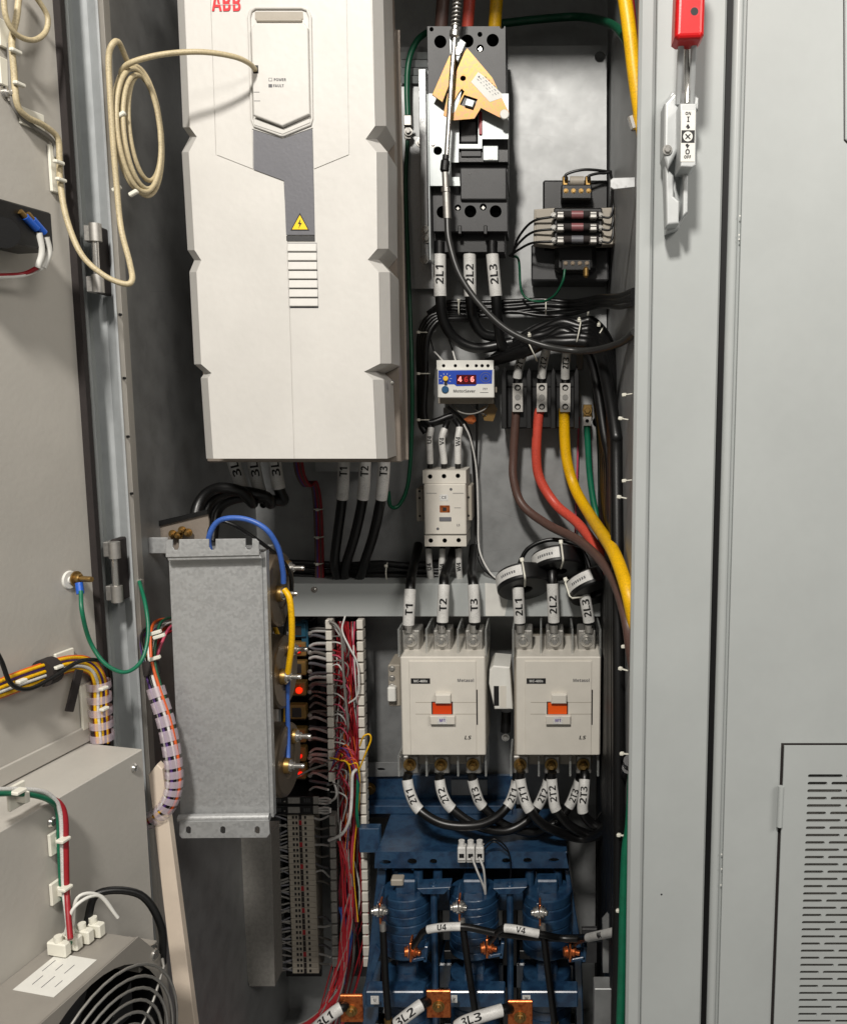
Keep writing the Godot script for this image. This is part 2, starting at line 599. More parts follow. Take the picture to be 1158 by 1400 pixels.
	M.led = mat(Color(0.9, 0.15, 0.1), 0.3)
	M.led.emission_enabled = true
	M.led.emission = Color(1.0, 0.10, 0.05)
	M.led.emission_energy_multiplier = 1.0
	M.led_orange = mat(Color(0.9, 0.25, 0.1), 0.3)
	M.led_orange.emission_enabled = true
	M.led_orange.emission = Color(1.0, 0.17, 0.04)
	M.led_orange.emission_energy_multiplier = 1.0

# ---------------------------------------------------------------- scene
func _ready():
	rng.seed = 20
	HINGE = at(104, 520, 1.08)
	DN = Vector3(DD.z, 0, -DD.x)
	# camera
	var cam := Camera3D.new()
	cam.name = "camera"
	add_child(cam)
	cam.position = EYE
	cam.rotation_degrees.x = PITCH
	cam.near = 0.05
	cam.far = 30.0
	cam.projection = Camera3D.PROJECTION_FRUSTUM
	cam.size = 1400.0 / F * cam.near
	cam.frustum_offset = Vector2((579.0 - PX) / F * cam.near, 0)
	cam.current = true
	# the dim room behind the camera, and its ceiling light
	var we := WorldEnvironment.new()
	we.name = "surroundings"
	var env := Environment.new()
	env.background_mode = Environment.BG_COLOR
	env.background_color = Color(0.50, 0.495, 0.48)
	env.background_energy_multiplier = 0.86
	env.tonemap_mode = Environment.TONE_MAPPER_LINEAR
	env.tonemap_exposure = 0.94
	env.sdfgi_enabled = true
	env.ssao_enabled = true
	env.ssil_enabled = true
	we.environment = env
	add_child(we)
	var lamp := AreaLight3D.new()
	lamp.name = "ceiling_light"
	add_child(lamp)
	lamp.area_size = Vector2(0.26, 0.26)
	lamp.look_at_from_position(Vector3(-0.32, 3.2, 0.95), Vector3(-0.1, 1.2, -1.4))
	lamp.light_color = Color(1.0, 0.98, 0.95)
	lamp.light_energy = 9.7
	lamp.shadow_enabled = true
	var lamp2 := AreaLight3D.new()
	lamp2.name = "second_ceiling_light"
	add_child(lamp2)
	lamp2.area_size = Vector2(1.2, 0.6)
	lamp2.look_at_from_position(Vector3(1.7, 3.0, 1.2), Vector3(-0.3, 1.2, -1.3))
	lamp2.light_color = Color(1.0, 0.975, 0.945)
	lamp2.light_energy = 4.0
	lamp2.shadow_enabled = true
	make_materials()
	cabinet()
	neighbour_door()
	disconnect_handle()
	left_door()
	fan()
	print("structure done")
	drive()
	capacitor_box()
	breaker()
	transformer()
	monitor_relay()
	distribution_block()
	small_contactor()
	big_contactors()
	current_transformers()
	relay_rack()
	reactor()
	cables()
	door_wiring()
	print("built ", get_child_count())

func fold(mb: MB, prof: Array, y0: float, y1: float, thick := 0.0016):   # sheet metal bent along prof ([pixel x at y = 520, distance]) and standing upright
	for k in prof.size() - 1:
		var a := at(prof[k][0], 520, prof[k][1])
		var b := at(prof[k + 1][0], 520, prof[k + 1][1])
		var e := b - a
		e.y = 0
		var x := e.normalized()
		var z := x.cross(Vector3.UP)
		mb.cbox(Transform3D(Basis(x, Vector3.UP, z), Vector3((a.x + b.x) * 0.5, (y0 + y1) * 0.5, (a.z + b.z) * 0.5) - z * thick * 0.5), Vector3(e.length() + 0.0008, y1 - y0, thick), 0.0)

func cabinet():
	var xl := at(181, 520, 1.18).x
	var xr := at(867, 520, 1.15).x + 0.003
	var c := thing("electrical_cabinet", "tall grey steel cabinet standing open, filled with wiring", "cabinet", "", Vector3((xl + xr) * 0.5, 0.08, -1.45))
	var mb := MB.new()
	var W := xr - xl
	mb.cbox(place(Vector3((xl + xr) * 0.5, 1.15, -1.745)), Vector3(W + 0.02, 2.2, 0.006))
	part(c, "back_wall", mb, M.panel)
	mb = MB.new()
	mb.cbox(place(Vector3(xl - 0.0015, 1.15, -1.46)), Vector3(0.003, 2.2, 0.56))
	part(c, "left_wall", mb, M.panel)
	mb = MB.new()
	mb.cbox(place(Vector3(xr + 0.0015, 1.15, -1.455)), Vector3(0.003, 2.2, 0.57))
	part(c, "right_wall", mb, M.panel)
	mb = MB.new()
	mb.cbox(place(Vector3((xl + xr) * 0.5, 2.255, -1.45)), Vector3(W + 0.3, 0.006, 0.62))
	part(c, "roof", mb, M.paint)
	mb = MB.new()
	mb.cbox(place(Vector3((xl + xr) * 0.5, 0.045, -1.45)), Vector3(W + 0.3, 0.01, 0.62))
	part(c, "bottom", mb, M.panel)
	# left front post: bent sheet
	mb = MB.new()
	fold(mb, [[123, 1.125], [126, 1.125], [128, 1.15], [133, 1.15]], 0.05, 2.25)
	part(c, "door_stop", mb, M.paint)
	mb = MB.new()
	fold(mb, [[133, 1.15], [152, 1.146], [164, 1.128], [166, 1.13]], 0.05, 2.25)
	var post := part(c, "left_post", mb, M.post)
	mb = MB.new()
	fold(mb, [[166, 1.131], [173, 1.142], [181, 1.172]], 0.05, 2.25)
	part(c, "inner_flange", mb, M.paint_door)
	for y in [430, 517, 597, 675]:
		part(c, "flange_hole", disc(169.5 + (y - 520) * 0.064, y, 1.1335, 0.0018, 0.003, Vector3(-0.3, 0, 1)), M.ink)
	mb = MB.new()
	fold(mb, [[103, 1.092], [107, 1.085], [117, 1.085], [122, 1.094]], 0.05, 2.25, 0.01)
	part(c, "gasket", mb, M.gasket)
	mb = MB.new()
	fold(mb, [[84, 1.14], [126, 1.152]], 0.05, 2.25, 0.004)
	part(c, "hinge_stile", mb, M.gasket)
	# right front: opening edge, then the flange that carries the handle
	mb = MB.new()
	var a := at(867, 520, 1.14).x
	var b := at(889, 520, 1.14).x
	mb.cbox(place(Vector3((a + b) * 0.5, 1.15, -1.148)), Vector3(b - a, 2.2, 0.016), 0.004)
	part(c, "right_post", mb, M.paint)
	mb = MB.new()
	a = at(888, 520, 1.152).x
	b = at(980.8, 520, 1.152).x
	mb.cbox(place(Vector3((a + b) * 0.5, 1.15, -1.167)), Vector3(b - a, 2.2, 0.03), 0.003)
	part(c, "handle_flange", mb, M.paint)
	mb = MB.new()
	mb.cbox(place(Vector3(b + 0.0055, 1.15, -1.176)), Vector3(0.011, 2.2, 0.02))
	part(c, "seam_gasket", mb, M.ink)
	part(c, "paint_chip", disc(904, 1223, 1.1518, 0.0014, 0.0004), M.ink)
	# louvres in the back wall, left of the breaker
	for k in 4:
		mb = MB.new()
		var p := at(566, 76 + k * 11, 1.650)
		mb.cbox(place(p, Basis(Vector3.RIGHT, 0.6)), Vector3(0.05, 0.012, 0.0015))
		part(c, "louvre", mb, M.silver)
	# upright cable trough lip and gland plate at lower right
	part(c, "gland_plate", box(795, 1270, 823, 1317, 1.56, 0.01), M.dark)
	part(c, "wall_bracket", plate([[824, 1265], [847, 1238], [847, 1330], [824, 1330]], 1.295, 0.02), M.panel)
	part(c, "wall_bracket", box(812, 1352, 848, 1440, 1.25, 0.03), M.panel)
	# mounting panels
	var up := thing("mounting_panel", "worn galvanised mounting panel behind the breaker and relays", "mounting panel", "", at(575, 860, 1.66))
	pierced(up, "sheet", [[335, 66], [829, 62], [829, 460], [829, 856], [340, 856], [340, 640]], [slot_px(820, 78, 7.5, 7.5, 0), slot_px(817, 577, 7.5, 7.5, 0), slot_px(360, 690, 5, 5, 0)], 1.66, 0.003, M.panel)
	part(up, "edge_fold", box(822, 470, 829, 850, 1.648, 0.011), M.panel)
	var bp := thing("breaker_plate", "narrow bright galvanised plate bolted beside the circuit breaker", "mounting plate", "", at(570, 390, 1.64))
	part(bp, "sheet", box(556, 186, 600, 395, 1.640, 0.003), M.galv)
	part(bp, "side_strip", box(574, 94, 584, 356, 1.60, 0.035), M.galv)
	for p in [[575, 195], [580, 355], [582, 315], [583, 326]]:
		mb = MB.new()
		hexbolt(mb, at(p[0], p[1], 1.598 if p[1] > 200 else 1.6395), TO_EYE, 0.0055, 0.005)
		part(bp, "bolt", mb, M.bright)
	var lp := thing("lower_panel", "grey lower mounting panel behind the two large contactors", "mounting panel", "", at(600, 1200, 1.68))
	part(lp, "sheet", box(494, 838, 836, 1100, 1.67, 0.003), M.panel)
	var ch := thing("cable_channel", "long grey sheet metal channel running across above the contactors", "channel", "", at(610, 843, 1.52))
	part(ch, "face", box(386, 798, 836, 843, 1.545, 0.002), M.paint)
	mb = MB.new()
	var q := at(611, 798, 1.545)
	var e := at(836, 798, 1.545).x - at(386, 798, 1.545).x
	mb.cbox(place(Vector3(q.x, q.y - 0.001, -1.60)), Vector3(e, 0.002, 0.108))
	part(ch, "upper_flange", mb, M.paint)
	for x in [430, 820]:
		mb = MB.new()
		hexbolt(mb, at(x, 806, 1.545), TO_EYE, 0.004, 0.003)
		part(ch, "screw", mb, M.bright)
	part(ch, "sticker", plate([[663, 797], [698, 800], [690, 842], [664, 842]], 1.5445, 0.0004), M.white)

func neighbour_door():
	var x0 := at(991, 520, 1.135).x
	var x2 := at(1007, 520, 1.135).x
	var d := thing("neighbour_door", "closed light grey steel cabinet door with a slotted vent cover", "cabinet door", "", Vector3(x2 + 0.1, 0.1, -1.14))
	var mb := MB.new()
	var oy := at(1100, 1044, 1.135).y   # the vent opening is cut out of the panel
	var ox := at(1086, 1300, 1.135).x
	mb.cbox(place(Vector3(x2 + 0.2, (oy + 2.25) * 0.5, -1.15)), Vector3(0.4, 2.25 - oy, 0.03), 0.0)
	mb.cbox(place(Vector3((x2 + ox) * 0.5, (oy + 0.05) * 0.5, -1.15)), Vector3(ox - x2, oy - 0.05, 0.03), 0.0)
	part(d, "door_panel", mb, M.paint)
	mb = MB.new()
	mb.cbox(place(Vector3((x0 + x2) * 0.5 + 0.003, 1.15, -1.158)), Vector3(x2 - x0 - 0.002, 2.2, 0.03), 0.001)
	part(d, "edge_return", mb, M.paint)
	mb = MB.new()
	var path := []
	for k in 12:
		path.append(Vector3(x0 + 0.0068, 0.05 + k * 0.2, -1.146))
	mb.tube(path, 0.0068, 16)
	part(d, "rolled_edge", mb, M.paint)
	for p in [[1011, 295], [1010, 321], [1010, 327], [986, 1168], [986, 1188], [985, 1210]]:
		part(d, "paint_chip", disc(p[0], p[1], 1.1348, 0.0011, 0.0004), M.white)
	# window edge at the top
	mb = plate([[1154, -80], [1240, -80], [1240, 194], [1160, 194], [1155, 190]], 1.132, 0.006, 0.001)
	part(d, "upper_cover", mb, M.paint)
	mb = plate([[1152, -80], [1240, -80], [1240, 197], [1158, 197], [1153, 192]], 1.1346, 0.0004)
	part(d, "cover_gap", mb, M.gasket)
	# vent cover with slots cut through it
	var vx := at(1069, 1020, 1.13).x
	part(d, "cover_gasket", plate([[1067.5, 1016], [1260, 1016], [1260, 1030], [1082, 1030], [1064, 1500], [1049, 1500]], 1.1347, 0.0003), M.gasket)
	var tl := at(1072, 1020, 1.128)
	var x_in := at(1104, 1061, 1.128).x
	var pitch := at(1104, 1061, 1.128).y - at(1104, 1071.25, 1.128).y
	var y_first := at(1104, 1061, 1.128).y
	var slot_h := 0.0052
	var z := -1.128
	var cov := MB.new()
	var x_end := tl.x + 0.24
	cov.cbox(place(Vector3((tl.x + x_end) * 0.5, (tl.y + y_first + slot_h * 0.5) * 0.5, z - 0.0015)), Vector3(x_end - tl.x, tl.y - y_first - slot_h * 0.5, 0.003), 0.0)
	var rows := 42
	var y_end := y_first - pitch * rows
	cov.cbox(place(Vector3((tl.x + x_in) * 0.5, (y_first + slot_h * 0.5 + y_end) * 0.5, z - 0.0015)), Vector3(x_in - tl.x, y_first + slot_h * 0.5 - y_end, 0.003), 0.0)
	var px := sz(1, 1.128)
	for k in rows:
		var yc := y_first - pitch * k
		var x := x_in
		var first := true
		while x < x_end - 0.002:   # one cell per slot: a plate with a round-ended hole
			var w := px * (50.0 if k % 2 == 0 else (28.5 if first else 50.0))
			var cell := w + px * 5.5
			first = false
			slot_cell(cov, x, minf(x + cell, x_end + 0.05), yc + slot_h * 0.5, yc + slot_h * 0.5 - pitch, x, x + w, yc, slot_h * 0.5, z, 0.003)
			x += cell
	part(d, "vent_cover", cov, M.paint)
	mb = MB.new()
	mb.cbox(place(Vector3(x2 + 0.2, (oy + 0.05) * 0.5, -1.168)), Vector3(0.4, oy, 0.004))
	part(d, "filter_mat", mb, M.wire_grey)
	mb = MB.new()
	mb.tube([at(1067.5, 1075, 1.126), at(1065, 1130, 1.126)], 0.0042, 12)
	part(d, "hinge", mb, M.paint)

func slot_cell(mb: MB, x0: float, x1: float, y0: float, y1: float, sx0: float, sx1: float, yc: float, r: float, z: float, th: float):
	var inner := []
	var outer := []
	var n := 5
	for s in [0, 1]:
		for k in n + 1:
			var a := (PI * 0.5 - PI * k / n) if s == 0 else (-PI * 0.5 - PI * k / n)
			var c := Vector2(sx1 - r if s == 0 else sx0 + r, yc)
			inner.append(c + Vector2(cos(a), sin(a)) * r)
			var o := Vector2(x1 if s == 0 else x0, lerpf(y0, y1, float(k) / n) if s == 0 else lerpf(y1, y0, float(k) / n))
			outer.append(o)
	for k in inner.size():
		var k2 := (k + 1) % inner.size()
		mb.face([Vector3(inner[k].x, inner[k].y, z), Vector3(inner[k2].x, inner[k2].y, z), Vector3(outer[k2].x, outer[k2].y, z), Vector3(outer[k].x, outer[k].y, z)], TO_EYE)
		var mid := Vector3(yc * 0.0 + (sx0 + sx1) * 0.5, yc, z)
		var e := Vector3(inner[k].x + inner[k2].x, inner[k].y + inner[k2].y, 0) * 0.5
		mb.face([Vector3(inner[k].x, inner[k].y, z), Vector3(inner[k2].x, inner[k2].y, z), Vector3(inner[k2].x, inner[k2].y, z - th), Vector3(inner[k].x, inner[k].y, z - th)], Vector3(mid.x - e.x, mid.y - e.y, 0))

func disconnect_handle():
	var h := thing("disconnect_handle", "grey disconnect handle with red grip on the cabinet flange", "switch handle", "", at(926, 318, 1.15))
	var d0 := 1.150
	# mounting base: a long pressed housing
	part(h, "base", plate([[909, 140], [918, 124], [946, 122], [955, 133], [953, 150], [952, 200], [940, 232], [938, 292], [928, 312], [911, 318], [908, 235]], 1.130, 0.021, 0.004), M.handle)
	part(h, "cheek", plate([[908, 141], [921, 126], [929, 128], [927, 205], [913, 232], [907, 212]], 1.098, 0.035, 0.004), M.handle)
	part(h, "cheek", plate([[946, 128], [955, 134], [954, 150], [947, 146]], 1.10, 0.03, 0.002), M.handle)
	# link arms up to the grip
	var mb := MB.new()
	mb.cbox(Transform3D(look(at(931, 50, 1.065) - at(927, 130, 1.095)), (at(931, 50, 1.065) + at(927, 130, 1.095)) * 0.5), Vector3(0.007, 0.085, 0.010), 0.0015)
	part(h, "arm", mb, M.handle)
	mb = MB.new()
	mb.cbox(Transform3D(look(at(949, 50, 1.065) - at(945, 130, 1.095)), (at(949, 50, 1.065) + at(945, 130, 1.095)) * 0.5), Vector3(0.007, 0.085, 0.010), 0.0015)
	part(h, "arm", mb, M.handle)
	mb = MB.new()
	mb.tube(pw([[938, 48, 1.075], [939, 112, 1.09], [939, 142, 1.085]]), 0.0035, 10)
	part(h, "rod", mb, M.bright)
	# red grip
	var g := plate([[926, -120], [968, -120], [963, 46], [958, 52], [928, 53], [922.5, 49], [925, -20]], 1.045, 0.03, 0.006)
	var gr := part(h, "grip", g, M.grip)
	part(gr, "grip_hole", disc(949, 15.5, 1.0448, 0.0045, 0.0006), M.ink)
	part(gr, "grip_hole_rim", disc(950, 15.5, 1.0449, 0.0056, 0.0004), M.red_ink)
	# indicator block
	part(h, "indicator_block", plate([[929, 141], [952, 141], [951, 226], [946, 229], [930, 228]], 1.070, 0.045, 0.002), M.handle)
	var f := part(h, "indicator_label", plate([[931, 151], [950.5, 151], [949, 221], [930, 221]], 1.0694, 0.0006), M.white)
	write(f, "ON", 0.0028, at(940.5, 155, 1.069), M.ink)
	write(f, "I", 0.006, at(940.5, 163, 1.069), M.ink)
	part(f, "arrow", plate([[940, 169], [943, 174], [941, 174], [941, 176], [939, 176], [939, 174], [937, 174]], 1.069, 0.0004), M.ink)
	part(f, "emblem_field", plate([[931.5, 178], [949.5, 178], [949, 195], [931, 195]], 1.069, 0.0004), M.ink)
	part(f, "emblem_disc", disc(940, 186.5, 1.0684, 0.0058, 0.0003), M.white)
	mb = MB.new()
	for a in [-0.8, 0.8]:
		mb.cbox(place(at(940, 186.5, 1.0680), Basis(Vector3.BACK, a)), Vector3(0.0012, 0.008, 0.0003))
	part(f, "emblem_cross", mb, M.ink)
	part(f, "arrow", plate([[939.5, 203], [936.5, 198], [938.5, 198], [938.5, 196.5], [940.5, 196.5], [940.5, 198], [942.5, 198]], 1.069, 0.0004), M.ink)
	write(f, "O", 0.006, at(939.5, 207.5, 1.069), M.ink)
	write(f, "OFF", 0.0028, at(939.5, 214.5, 1.069), M.ink)
	# tongue below
	part(h, "tongue", plate([[909, 226], [921, 240], [921, 268], [929, 275], [928, 306], [911, 308]], 1.105, 0.025, 0.003), M.handle)
	part(h, "tongue", plate([[934, 229], [941, 229], [940, 290], [933, 296]], 1.10, 0.03, 0.002), M.handle)
	mb = MB.new()
	hexbolt(mb, at(912, 205, 1.097), TO_EYE, 0.004, 0.004)
	part(h, "screw", mb, M.bright)

func door_box(mb: MB, t0: float, t1: float, y0: float, y1: float, o0: float, o1: float, bev := 0.001):
	mb.cbox(Transform3D(Basis(-DD, Vector3.UP, DN), dq((t0 + t1) * 0.5, (y0 + y1) * 0.5, (o0 + o1) * 0.5)), Vector3(absf(t1 - t0), absf(y1 - y0), absf(o1 - o0)), bev)

func left_door():
	var d := thing("cabinet_door", "warm grey inner side of the opened cabinet door", "cabinet door", "", dq(0.2, 0.1, 0))
	var mb := MB.new()
	door_box(mb, -0.012, 0.55, 0.12, 2.2, -0.02, 0.0, 0.003)
	part(d, "door_panel", mb, M.paint_door)
	# two hinges that sit on the frame side
	for hp in [[130, 318, 388], [156, 752, 812]]:
		var hg := MB.new()
		var a := at(hp[0], hp[1], 1.10)
		var b := at(hp[0] + 3.5, hp[2], 1.10)
		hg.tube([a, b], 0.0042, 12)
		var hn := part(d, "hinge", hg, M.bright)
		for s in [0.0, 1.0]:
			mb = MB.new()
			var c := a.lerp(b, s)
			mb.tube([c + Vector3(0.001, 0.011, 0), c + Vector3(0.001, -0.011, 0)], 0.0075, 14)
			mb.cbox(place(c + Vector3(-0.008, 0, -0.012)), Vector3(0.015, 0.02, 0.02), 0.001)
			part(hn, "knuckle", mb, M.steel)
		mb = MB.new()
		mb.cbox(place((a + b) * 0.5 + Vector3(-0.004, 0, -0.022)), Vector3(0.009, 0.085, 0.03), 0.002)
		part(hn, "hinge_leaf", mb, M.gasket)
	# flanged box on the inside of the door
	var bx := MB.new()
	door_box(bx, 0.025, 0.5, 0.1, 0.9615, 0.0, 0.085, 0.0012)
	part(d, "equipment_box", bx, M.paint_door)
	mb = MB.new()
	door_box(mb, 0.02, 0.5, 0.9635, 0.985, 0.0, 0.004, 0.0008)
	part(d, "box_flange", mb, M.paint_door)
	for p in [[184, 1050], [71, 1124]]:
		mb = MB.new()
		mb.lathe(place(dp(p[0], p[1], 0.0852), look(DN)), [[0.0, 0.004], [0.004, 0.0035], [0.006, 0.001], [0.006, 0.0]], 14)
		part(d, "screw", mb, M.bright)
	# earth stud with a white plastic washer
	part(d, "washer", door_disc(97, 793, 0.0025, 0.012), M.white)
	mb = MB.new()
	hexbolt(mb, dp(104, 791, 0.004), DN, 0.007, 0.008, 1.4, 0.016)
	part(d, "earth_stud", mb, M.brass)
	# stuck-on tie mounts
	for p in [[8, 48, 0.02, 0.03], [9, 100, 0.02, 0.03], [44, 163, 0.035, 0.02], [76, 232, 0.018, 0.055], [119, 965, 0.02, 0.06], [88, 896, 0.03, 0.012]]:
		mb = MB.new()
		var c := dp(p[0], p[1], 0.003)
		mb.cbox(Transform3D(Basis(-DD, Vector3.UP, DN), c), Vector3(p[2], p[3], 0.004), 0.001)
		part(d, "cable_tie_mount", mb, M.tie)
	for p in [[78, 1150], [80, 1217], [23, 1088]]:
		mb = MB.new()
		var c := dp(p[0], p[1], 0.088)
		mb.cbox(Transform3D(Basis(-DD, Vector3.UP, DN), c), Vector3(0.022, 0.026, 0.004), 0.001)
		mb.cbox(Transform3D(Basis(-DD, Vector3.UP, DN), c + DN * 0.008), Vector3(0.006, 0.012, 0.014), 0.001)
		part(d, "cable_tie_mount", mb, M.tie)
	# small bolt
	mb = MB.new()
	hexbolt(mb, dp(8, 127, 0.0), DN, 0.006, 0.006, 1.4, 0.006)
	part(d, "bolt", mb, M.bright)
	mb = MB.new()
	hexbolt(mb, dp(17, 328, 0.0), DN, 0.0035, 0.003, 1.4)
	part(d, "bolt", mb, M.bright)
	# switch block with two crimped wires
	var s := thing("switch_block", "small black switch block at the edge of the door", "switch", "", dp(20, 320, 0.0))
	mb = MB.new()
	var c0 := dp(22, 272, 0.05)
	door_box(mb, 0.075, 0.2, c0.y - 0.048, c0.y - 0.004, 0.0, 0.05, 0.002)
	part(s, "body", mb, M.black)
	mb = MB.new()
	mb.tube([dp(5, 318, 0.02), dp(5, 318, 0.055)], 0.016, 18)
	part(s, "knob", mb, M.black)
	for k in 2:
		var a := dp(28 + k * 10, 289 + k * 3, 0.052)
		var b := dp(48 + k * 10, 310 + k * 5, 0.052)
		mb = MB.new()
		mb.tube([a, a.lerp(b, 0.4)], 0.0032, 8)
		part(s, "terminal", mb, M.brass)
		mb = MB.new()
		mb.tube([a.lerp(b, 0.35), b + (b - a) * 0.15], 0.0042, 10)
		part(s, "crimp", mb, M.crimp)
		var e := dp(54 + k * 10, 318 + k * 6, 0.052)
		strand(s, [e, dp(58 + k * 10, 345, 0.05), dp(52 + k * 8, 366, 0.045)], 0.0034, M.white, "sleeve", 8)
		strand(s, [dp(52 + k * 8, 366, 0.045), dp(30, 375 + k * 2, 0.03), dp(-12, 377 + k * 2, 0.02)], 0.0024, M.red_wire if k == 0 else M.white)

func door_disc(px, py, off, r) -> ArrayMesh:
	var mb := MB.new()
	mb.lathe(place(dp(px, py, off), look(DN)), [[0.0, 0.0015], [r * 0.35, 0.0015], [r * 0.4, 0.0], [r * 0.9, 0.0], [r, -0.0015], [r, -0.0024]], 20)
	return mb.mesh()

func fan():
	var f := thing("cooling_fan", "round cooling fan with wire guard mounted on the door box", "fan", "", dq(0.25, 0.62, 0.09))
	var mb := MB.new()
	# housing: top sheet, front plate with slanting shoulder
	door_box(mb, 0.158, 0.45, 0.797, 0.80, 0.0855, 0.17, 0.0006)
	part(f, "housing_top", mb, M.fan_metal)
	var B := Basis(-DD, Vector3.UP, DN)
	var hc := dq(0.229, 0.6857, 0.173)
	var ht := (hc - Vector3(HINGE.x, hc.y, HINGE.z)).dot(DD)
	var fp := CSGCombiner3D.new()
	fp.name = "front_plate"
	f.add_child(fp, true)
	fp.transform = Transform3D(B, dq(0.0, 0.0, 0.171) - origin(f))
	var sheet := CSGPolygon3D.new()
	sheet.name = "sheet"
	sheet.polygon = PackedVector2Array([Vector2(-0.156, 0.80), Vector2(-0.45, 0.80), Vector2(-0.45, 0.2), Vector2(-0.114, 0.2), Vector2(-0.114, 0.745)])
	sheet.depth = 0.002
	sheet.material = M.fan_metal
	fp.add_child(sheet)
	var bore := CSGCylinder3D.new()
	bore.name = "opening"
	bore.radius = 0.108
	bore.height = 0.02
	bore.sides = 40
	bore.operation = CSGShape3D.OPERATION_SUBTRACTION
	bore.material = M.fan_metal
	fp.add_child(bore)
	bore.position = Vector3(-ht, hc.y, 0.001)
	bore.rotation.x = PI * 0.5
	mb = MB.new()
	door_box(mb, 0.28, 0.45, 0.782, 0.796, 0.10, 0.165, 0.003)
	part(f, "handle_lip", mb, M.fan_metal)
	# guard rings
	var c := dq(0.229, 0.6857, 0.185)
	mb = MB.new()
	mb.lathe(place(dq(0.229, 0.6857, 0.171), look(DN)), [[0.108, 0.0], [0.1075, -0.078], [0.0, -0.078]], 40)
	part(f, "shroud", mb, M.black)
	mb = MB.new()
	door_box(mb, 0.165, 0.42, c.y - 0.115, 0.79, 0.0865, 0.09, 0.0)
	part(f, "fan_back", mb, M.black)
	mb = MB.new()
	mb.lathe(place(c - DN * 0.06, look(DN)), [[0.0, 0.03], [0.03, 0.03], [0.033, 0.027], [0.033, 0.0]], 24)
	part(f, "hub", mb, M.black)
	for k in 9:
		var r := 0.018 + k * 0.0115
		var path := []
		for s in 40:
			var a := TAU * s / 40.0
			path.append(c + (-DD * cos(a) + Vector3.UP * sin(a)) * r + DN * (0.010 - 0.010 * pow(r / 0.115, 3.0)))
		mb = MB.new()
		mb.tube(path, 0.0017, 6, false, true)
		part(f, "guard_ring", mb, M.steel)
	for k in 4:
		var a := TAU * (k + 0.35) / 4.0
		var u := -DD * cos(a) + Vector3.UP * sin(a)
		mb = MB.new()
		mb.tube([c + u * 0.02 + DN * 0.007, c + u * 0.08 + DN * 0.004, c + u * 0.116 - DN * 0.004, c + u * 0.124 - DN * 0.011], 0.0019, 6)
		part(f, "guard_spoke", mb, M.steel)
	for k in 5:
		var a := TAU * k / 5.0 + 0.3
		var u := -DD * cos(a) + Vector3.UP * sin(a)
		var w := u.cross(DN)
		mb = MB.new()
		mb.face([c + u * 0.03 + w * 0.012 - DN * 0.05, c + u * 0.088 + w * 0.03 - DN * 0.045, c + u * 0.088 - w * 0.03 - DN * 0.03, c + u * 0.03 - w * 0.012 - DN * 0.03], DN)
		part(f, "blade", mb, M.dark)
	# corner bracket with screw
	mb = MB.new()
	door_box(mb, 0.112, 0.145, 0.745, 0.765, 0.12, 0.16, 0.001)
	part(f, "bracket", mb, M.fan_metal)
	mb = MB.new()
	hexbolt(mb, dp(206, 1304, 0.165), DN, 0.007, 0.008)
	part(f, "screw", mb, M.bright)
	# rating label lying on the housing top
	mb = MB.new()
	mb.cbox(Transform3D(Basis(-DD, Vector3.UP, DN), dq(0.232, 0.8006, 0.13)), Vector3(0.06, 0.0005, 0.05))
	var rl := part(f, "rating_label", mb, M.white)
	mb = MB.new()
	for k in 6:
		mb.cbox(Transform3D(Basis(-DD, Vector3.UP, DN), dq(0.222 + 0.022 * (k % 2), 0.801, 0.112 + k * 0.0065)), Vector3(0.018 - 0.004 * (k % 3), 0.0003, 0.0007))
	part(rl, "print", mb, M.ink_grey)
	# terminal strip on top
	for k in 4:
		mb = MB.new()
		var p := dq(0.205 - k * 0.0125, 0.81, 0.11 + k * 0.004)
		mb.cbox(Transform3D(B, p), Vector3(0.010, 0.016, 0.024), 0.0015)
		mb.lathe(place(p + Vector3(0, 0.008, 0.0)), [[0.0, 0.006], [0.0045, 0.006], [0.0045, 0.0]], 10)
		part(f, "terminal", mb, M.tie)
	for k in 2:
		strand(f, [dq(0.195 - k * 0.01, 0.82, 0.11), dq(0.19 - k * 0.005, 0.85 + k * 0.008, 0.12), dq(0.165, 0.85, 0.13), dq(0.15, 0.815, 0.14)], 0.002, M.white)
	strand(f, [dq(0.17, 0.815, 0.115), dq(0.155, 0.845, 0.12), dq(0.125, 0.83, 0.15), dq(0.118, 0.79, 0.17), dq(0.118, 0.74, 0.17)], 0.0045, M.rubber, "lead", 8)

func ht_lo(c: Vector3) -> float:
	return (c - Vector3(HINGE.x, c.y, HINGE.z)).dot(DD) - 0.115

func loft(mb: MB, a: Array, da: float, b: Array, db: float, cap := true):   # sides between two outlines with as many points; b may get a front face
	var c := Vector3.ZERO
	for k in a.size():
		c += at(a[k][0], a[k][1], da) / a.size()
	for k in a.size():
		var k2 := (k + 1) % a.size()
		var q := [at(a[k][0], a[k][1], da), at(a[k2][0], a[k2][1], da), at(b[k2][0], b[k2][1], db), at(b[k][0], b[k][1], db)]
		var e: Vector3 = q[1] - q[0]
		mb.face(q, Vector3(e.y, -e.x, 0) + Vector3(0, 0, 0.2 * e.length()))
	if cap:
		var poly := flat(b, db)
		var t := Geometry2D.triangulate_polygon(poly)
		var base := mb.v.size()
		for p in poly:
			mb.v.append(Vector3(p.x, p.y, -db))
			mb.n.append(TO_EYE)
		for k in range(0, t.size(), 3):
			mb.tri(base + t[k], base + t[k + 1], base + t[k + 2], TO_EYE)

